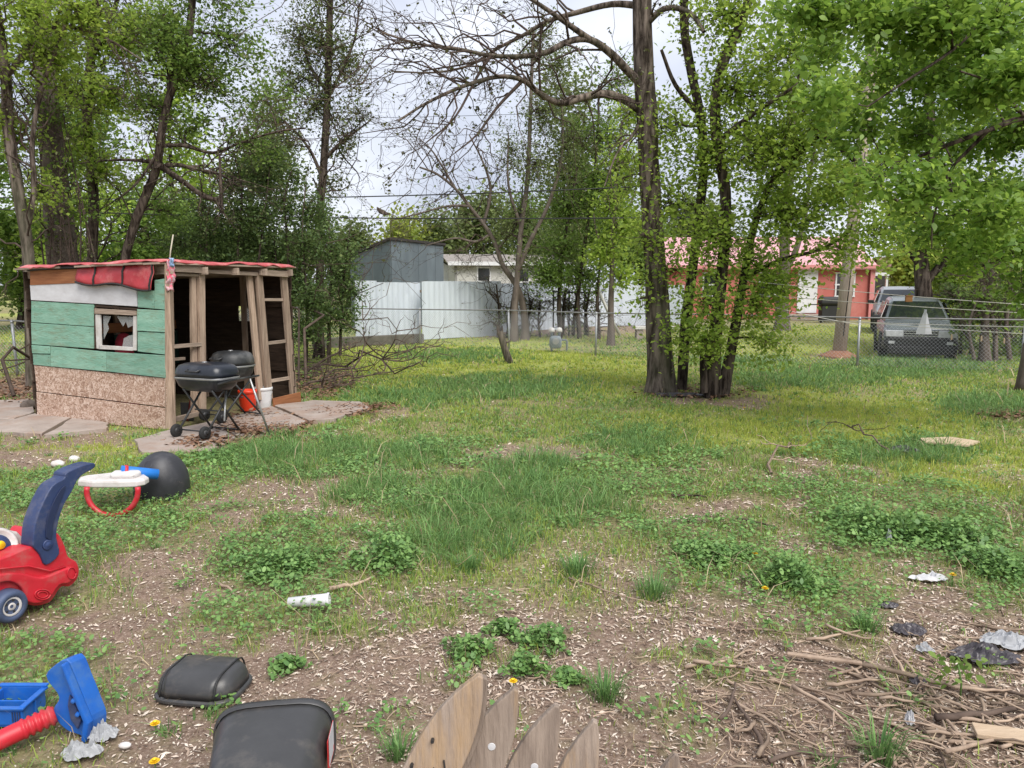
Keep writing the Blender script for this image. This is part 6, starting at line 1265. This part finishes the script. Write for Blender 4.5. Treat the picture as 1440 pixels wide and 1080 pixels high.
# dandelions
def dandelion(px, py, lb):
    b = G(px, py + 6); z0 = float(gz(b.x, b.y)) - .012; hh = .045; e_ = thing('dandelion', lb, 'flower', (b.x, b.y, z0), 0, 'dandelions in bloom')
    MB().tube([V(0, 0, -.01), V(.004, 0, hh * .6), V(.002, 0, hh)], .0022, 5).build('stem', 'stem_green', e_, local=True, smooth=True)
    mb = MB()
    for ring_, k, tl in ((1., 14, .15), (.75, 12, .5), (.45, 8, 1.)):
        for i in range(k):
            a = 2 * math.pi * (i + ring_) / k; d = V(math.cos(a), math.sin(a), 0); t_ = V(-math.sin(a), math.cos(a), 0); c0 = V(.002, 0, hh)
            mb.add([c0 - t_ * .002, c0 + t_ * .002, c0 + d * .019 * ring_ + t_ * .0035 + V(0, 0, .010 * tl), c0 + d * .019 * ring_ - t_ * .0035 + V(0, 0, .010 * tl)], [(0, 1, 2, 3)])
    mb.build('flower_head', 'yellow_petal', e_, local=True)
for px, py, lb in ((218, 1021, 'dandelion on bare soil between the bin and toy scoop'), (217, 1074, 'dandelion at the front beside the bin'), (721, 963, 'dandelion at the tip of the second picket'), (1061, 780, 'dandelion on mulch between two clover clumps'), (1075, 832, 'dandelion against the tall broad leaved weed clump'), (984, 777, 'dandelion in the spreading clover clump'), (1339, 808, 'dandelion beside the white paper scrap'), (1046, 571, 'dandelion in the lawn under the leafy tree')): dandelion(px, py, lb)

# ================================================================== LITTER AND STICKS
def crumple(name, label, cat, px, py, size, mat, seed, flat=.45, rough=.5):
    """thin creased sheet heaped on the ground (stones and shoes keep a solid lump)"""
    b = G(px, py); rs = np.random.default_rng(seed); ph = rs.random(8) * 60
    if cat in ('stone', 'shoe'):
        nu, nv = 16, 9; vs = []
        for j in range(nv):
            t = math.pi * j / (nv - 1)
            for i in range(nu):
                a = 2 * math.pi * i / nu; x, y, z = math.sin(t) * math.cos(a), math.sin(t) * math.sin(a), math.cos(t)
                k = 1 + rough * (float(fbm(np.array([x * 1.7 + ph[0] + z]), np.array([y * 1.7 + ph[1] - z]), 3)[0]) - .5)
                vs.append(b + Vector((x * size[0] * k, y * size[1] * k, max(-.01, (z + .5) * size[2] * k * .6))))
        o = MB().add(vs, [(j * nu + i, j * nu + (i + 1) % nu, (j + 1) * nu + (i + 1) % nu, (j + 1) * nu + i) for j in range(nv - 1) for i in range(nu)]).build(name, mat, None, b, True)
        return tag(o, label, cat)
    N_ = 30; u, v = np.meshgrid(np.linspace(-1, 1, N_ + 1), np.linspace(-1, 1, N_ + 1)); ang = np.arctan2(v, u); rad = np.maximum(np.abs(u), np.abs(v))
    lim = .75 + .5 * fbm(np.cos(ang) * 1.6 + ph[0], np.sin(ang) * 1.6 + ph[1], 3); x = rad * lim * np.cos(ang); y = rad * lim * np.sin(ang)
    f = lambda a, sc_, o_: fbm(x * sc_ + ph[a], y * sc_ + ph[a + 1], o_) - .5
    ridge = (1 - np.abs(f(2, 1.6, 2)) * 5).clip(0, 1) * .6 + (1 - np.abs(f(4, 3.4, 2)) * 5).clip(0, 1) * .3 + .25 * fbm(x * 1.2 + ph[6], y * 1.2, 2)
    env = (1 - .75 * rad ** 2).clip(0, 1)
    X_ = (x + .30 * f(3, 2.2, 3)) * size[0]; Y_ = (y + .30 * f(5, 2.2, 3)) * size[1]; Z_ = .004 + ridge * env * size[2] * 1.1
    vs = [b + Vector((float(p), float(q), float(r_))) for p, q, r_ in zip(X_.ravel(), Y_.ravel(), Z_.ravel())]
    o = MB().add(vs, [(j * (N_ + 1) + i, j * (N_ + 1) + i + 1, (j + 1) * (N_ + 1) + i + 1, (j + 1) * (N_ + 1) + i) for j in range(N_) for i in range(N_)]).build(name, mat, None, b, False)
    md = o.modifiers.new('s', 'SOLIDIFY'); md.thickness = .0015
    return tag(o, label, cat)
crumple('plastic_bag', 'crumpled white plastic bag in the grass under the red toy handle', 'bag', 118, 1062, (.075, .05, .07), 'bag_white', 3)
crumple('plastic_bag', 'crumpled white plastic bag piece beside the blue toy scoop', 'bag', 146, 1035, (.06, .05, .06), 'bag_white', 4)
crumple('stone', 'small flat white stone beside the white plastic bags', 'stone', 176, 1050, (.024, .016, .02), 'white_plastic', 9, rough=.2)
crumple('plastic_bag', 'dark torn plastic bag spread on the sticks', 'bag', 1385, 925, (.15, .09, .06), 'bag_dark', 12, rough=.9)
crumple('plastic_bag', 'clear white plastic sheet crumpled beside the dark torn bag', 'bag', 1415, 905, (.12, .07, .06), 'bag_white', 14, rough=.8)
crumple('dark_cloth', 'flat dark purple cloth scrap among the twigs', 'cloth', 1278, 886, (.08, .07, .035), 'bag_dark', 17)
crumple('dark_cloth', 'small black scrap under the sapling leaves', 'cloth', 1290, 960, (.035, .04, .03), 'bag_dark', 19)
crumple('paper_scrap', 'small white scrap among the twigs between dark scraps', 'paper', 1300, 915, (.045, .03, .04), 'bag_white', 22)
crumple('black_scrap', 'black scrap of cloth in the clover edge above the twigs', 'cloth', 1248, 852, (.06, .035, .02), 'bag_dark', 23)
crumple('paper_scrap', 'white torn paper scrap lying at the clover edge', 'paper', 1306, 815, (.11, .05, .05), 'paper', 25, rough=.9)
crumple('dark_hose_coil', 'dark grey cloth bundle lying in the yellow green lawn', 'cloth', 1271, 634, (.15, .12, .06), 'bag_dark', 27)
crumple('white_scrap', 'white scrap on the bare patch by the thick grey post', 'paper', 1413, 583, (.09, .07, .06), 'white_plastic', 28)
crumple('white_scrap', 'small pale wrapper standing among the sticks below the sapling', 'paper', 1279, 1018, (.02, .02, .06), 'paper', 31)
crumple('white_scrap', 'white scrap caught in the big clover bed', 'paper', 1250, 765, (.03, .02, .1), 'bag_white', 33)
crumple('shoe', 'old shoe like dark lump on the slab at the shed corner', 'shoe', 42, 574, (.11, .15, .13), 'bark_grey', 35, rough=.3)
crumple('stone', 'pale stone in the grass between shed slabs and the toys', 'stone', 82, 655, (.07, .05, .06), 'white_plastic', 36)
crumple('stone', 'pale flat stone before the green board wall', 'stone', 105, 648, (.06, .05, .06), 'white_plastic', 38)
crumple('tar_paper', 'crumpled black sheet at the foot of the thick trunk', 'sheet', 958, 557, (.42, .12, .07), 'bag_dark', 40, rough=.7)
c0 = G(1335, 627); MB().slab([c0 + Vector(p) for p in ((-.3, -.05, .035), (.12, -.14, .02), (.34, .02, .03), (.1, .16, .05), (-.25, .14, .04))], (0, 0, 1), .02).build('cardboard_sheet', 'card', None, c0); tag(C.objects[-1], 'flattened tan cardboard sheet lying in the yellow green lawn', 'cardboard')
c0 = G(432, 859); yw = R(4); cu = thing('foam_cup', 'long white foam cup lying on its side in the grass', 'cup', c0)
mt_ = Matrix.Translation(c0 + V(-.11, .03, .035)) @ Matrix.Rotation(R(86), 4, 'Y')
MB().lathe([(.02, 0), (.026, .002), (.034, .2), (.035, .22), (.031, .22), (.02, .01)], 20, mt_).build('wall', 'white_bucket', cu, smooth=True)
MB().lathe([(.034, .212), (.038, .215), (.038, .223), (.033, .226)], 20, mt_, False).build('lip', 'white_bucket', cu, smooth=True)
c0 = G(1412, 1045); MB().beam(c0 + V(-.1, .03, .035), c0 + V(.2, -.07, .045), .085, .02).build('wood_scrap', pmat('pale_board', (.52, .40, .28), (.40, .29, .19), 4, .8, .3, (2, 9, 9)), None, c0, bevel=.003); tag(C.objects[-1], 'short pale sawn board lying across the sticks', 'board')
c0 = G(1112, 935); MB().beam(c0 + V(-.0, .05, .03), c0 + V(.30, -.06, .04), .025, .012).build('wood_scrap', 'stick', None, c0, bevel=.003); tag(C.objects[-1], 'split pale lath lying at the left edge of the stick pile', 'board')
# white bag hung on the fence before the car
b = D(1299, 470, 14.2); MB().loft([[b + Vector((x * k, y, z)) for x, y in ((-.15, 0), (0, -.05), (.15, 0), (0, .05))] for k, z in ((1, 0), (.95, .06), (.6, .2), (.3, .36), (.05, .46))]).build('hanging_bag', 'bag_white', None, b); tag(C.objects[-1], 'white plastic bag hanging in a point on the line before the car', 'bag')

def curvy(px, py, L_, yaw, r, seed, bend=.25, lift=.01):
    b = G(px, py); rs = np.random.default_rng(seed); n = 8; P_ = []; a = yaw; p = np.array([b.x, b.y]) - np.array([math.cos(yaw), math.sin(yaw)]) * L_ / 2; cv = rs.normal() * bend
    for i in range(n):
        P_.append(Vector((p[0], p[1], float(gz(p[0], p[1])) - .012 + lift + r + abs(rs.normal()) * .006))); a += cv / n * 3 + rs.normal() * bend * .5; p = p + np.array([math.cos(a), math.sin(a)]) * L_ / n
    return b, P_
def stick(px, py, L_, yaw, r, seed, mat='stick', label='bare dry stick lying in the stick litter', group='sticks in the litter', name='stick', **k):
    b, P_ = curvy(px, py, L_, yaw, r, seed, **k); n = len(P_)
    o = MB().tube(P_, [r * (1 - .55 * i / (n - 1)) for i in range(n)], 6).build(name, mat, None, b, True)
    if np.random.default_rng(seed).random() < .4:
        j = 4; d = (P_[5] - P_[3]).normalized(); s = d.cross(V(0, 0, 1)); e2 = P_[j] + (d + s * .8) * L_ * .22 + V(0, 0, .01)
        MB().tube([P_[j], P_[j].lerp(e2, .5) + V(0, 0, .01), e2], [r * .6, r * .5, r * .25], 5).build('side_shoot', mat, o, smooth=True, local=False)
    return tag(o, label, 'stick', group)
rs = random.Random(5)
for i in range(95):
    px = rs.uniform(1010, 1470); py = rs.uniform(880, 1085) if px > 1080 else rs.uniform(930, 1060)
    if rs.random() < .25: px, py = rs.uniform(1180, 1440), rs.uniform(960, 1060)
    stick(px, py, rs.uniform(.12, .5), rs.gauss(-.35, .7), rs.uniform(.003, .010), i, 'stick' if rs.random() < .72 else 'stick_dark', lift=rs.uniform(.0, .03))
for px, py, L_, yw, r, lb, mt in ((1090, 893, .38, -.1, .008, 'pale curved stick arching at the upper end of the stick litter', 'stick'), (1042, 915, .2, 1.3, .007, 'pale upright curved stick end left of the arching stick', 'stick'), (1340, 1010, .5, 1.2, .009, 'thick curved pale stick below the sapling', 'stick'), (1400, 1000, .6, .25, .016, 'thick dark bent stick near the pale sawn board', 'stick_dark'),
                                  (1075, 1020, .45, 1.2, .012, 'thick brown bent stick at the left of the litter', 'stick_dark'), (1350, 960, .9, -.35, .012, 'long brown stick running under the sapling', 'stick'), (505, 827, .34, .1, .014, 'short brown stick on mulch before the bushy clover clump', 'stick'), (340, 830, .45, -.6, .009, 'thin pale stick on the bare dirt path', 'stick'), (955, 655, .6, 2.5, .010, 'thin dry stick in the grass beyond the tall tufts', 'stick'), (1370, 770, .35, 1.9, .006, 'thin pale stem standing out of the clover bed', 'stick'), (870, 840, .7, -.7, .006, 'thin pale twig lying across the mulch', 'stick'), (1075, 735, .4, -.3, .011, 'grey stick on the mulch patch behind the clover', 'stick_dark'), (975, 700, .35, -.2, .012, 'dark stick on the mulch patch in the mid yard', 'stick_dark'), (1150, 775, .5, .5, .006, 'thin tan twig beside the dandelion on mulch', 'stick'), (890, 985, .35, -.6, .005, 'thin twig on the mulch behind the fourth picket', 'stick')):
    stick(px, py, L_, yw, r, int(px * 7 + py), mt, lb, None)
# fine twigs nobody could count
tw = []
for i in range(900):
    if i < 520: px = rs.uniform(990, 1480); py = rs.uniform(865, 1095)
    else: px = rs.uniform(430, 1440); py = rs.uniform(790, 1095)
    b, P_ = curvy(px, py, rs.uniform(.04, .2), rs.gauss(-.3, .9), .002, i + 5000, lift=rs.uniform(0, .02)); tw.append((np.array([tuple(p) for p in P_])[::2], np.linspace(.003, .0015, 4) * rs.uniform(.6, 1.6), 4))
o = link(bpy.data.objects.new('twig_litter', tubes_mesh('twig_litter', tw, 'stick'))); tag(o, 'fine broken twigs mixed through the mulch and sticks', 'twigs', kind='stuff')
# fallen branches: brush pile by the shed, dead limbs in the grass
def dead_branch(px, py, ex, ey, h, r, label, mat='stick_dark', forks=7, seed=1, Ye=None, group=None, up=.7):
    rs_ = np.random.default_rng(seed); a = np.array(G(px, py)); b = np.array(G(ex, ey + h * 0)); b[2] = h; a[2] = r
    e_ = thing('fallen_branch', label, 'branch', (a[0], a[1], 0), 0, group); P = wiggle(a, b, 9, .5, .08); P[:, 2] = np.maximum(P[:, 2], r); L_ = np.linalg.norm(b - a)
    main = [(P, np.linspace(r, r * .35, 9), 6)]; tws = []
    for k in range(forks):
        j = int(rs_.integers(2, 9)); d = (P[-1] - P[0]) / L_; v = d * .6 + rs_.normal(size=3) * .6; v[2] = abs(v[2]) * up; T = wiggle(P[j], P[j] + v * L_ * (.2 + .35 * rs_.random()), 6, .5); T[:, 2] = np.maximum(T[:, 2], .01)
        tws.append((T, np.linspace(r * .5, .004, 6), 5))
        for z in range(2):
            jj = int(rs_.integers(2, 6)); T2 = wiggle(T[jj] * 1.0, T[jj] + (v + rs_.normal(size=3) * .6) * L_ * .14, 5, .5); T2[:, 2] = np.maximum(T2[:, 2], .01); tws.append((T2, np.linspace(r * .3, .003, 5), 4))
    lc = np.array([a[0], a[1], 0]); sh = lambda l: [(p - lc, r_, s) for p, r_, s in l]
    link(bpy.data.objects.new('limb', tubes_mesh('limb', sh(main), mat)), e_); link(bpy.data.objects.new('twigs', tubes_mesh('twigs', sh(tws), mat)), e_)['kind'] = 'stuff'
for i, q in enumerate(((430, 535, 560, 495, .55, .028), (440, 520, 575, 535, .25, .03), (425, 545, 540, 540, .2, .025), (445, 505, 480, 470, .8, .025), (430, 525, 510, 520, .35, .025), (450, 540, 580, 520, .3, .022), (420, 540, 460, 480, .6, .02), (435, 550, 500, 548, .15, .02))):
    dead_branch(*q, 'dark bare branch in the brush pile at the open end of the shed', 'stick_dark', 8, 40 + i, group='brush pile branches')
dead_branch(1085, 668, 1116, 632, .05, .014, 'pale forked dead branch lying in the mid lawn', 'stick', 3, 61, up=.08)
dead_branch(1250, 640, 1190, 622, .2, .012, 'thin dark dead branch arching in the lawn beside the cloth bundle', 'stick_dark', 2, 62, up=.08)
dead_branch(20, 560, 75, 520, .4, .03, 'dark brush branch lying at the back corner of the shed', 'stick_dark', 7, 63)
bl_ = []
for i in range(260):
    px, py = rs.gauss(450, 28), rs.uniform(500, 552); b, P_ = curvy(px, py, rs.uniform(.15, .5), rs.uniform(0, 6.3), .004, 9000 + i, lift=rs.uniform(0, .28) * max(0, 1 - abs(px - 445) / 60)); bl_.append((np.array([tuple(p) for p in P_])[::2], np.linspace(.008, .003, 4), 4))
o = link(bpy.data.objects.new('brush_twigs', tubes_mesh('brush_twigs', bl_, 'twig'))); tag(o, 'heap of small grey twigs under the brush pile branches', 'twigs', kind='stuff')
print('tris', sum(len(o.data.loops) - 2 * len(o.data.polygons) for o in C.objects if o.type == 'MESH'))
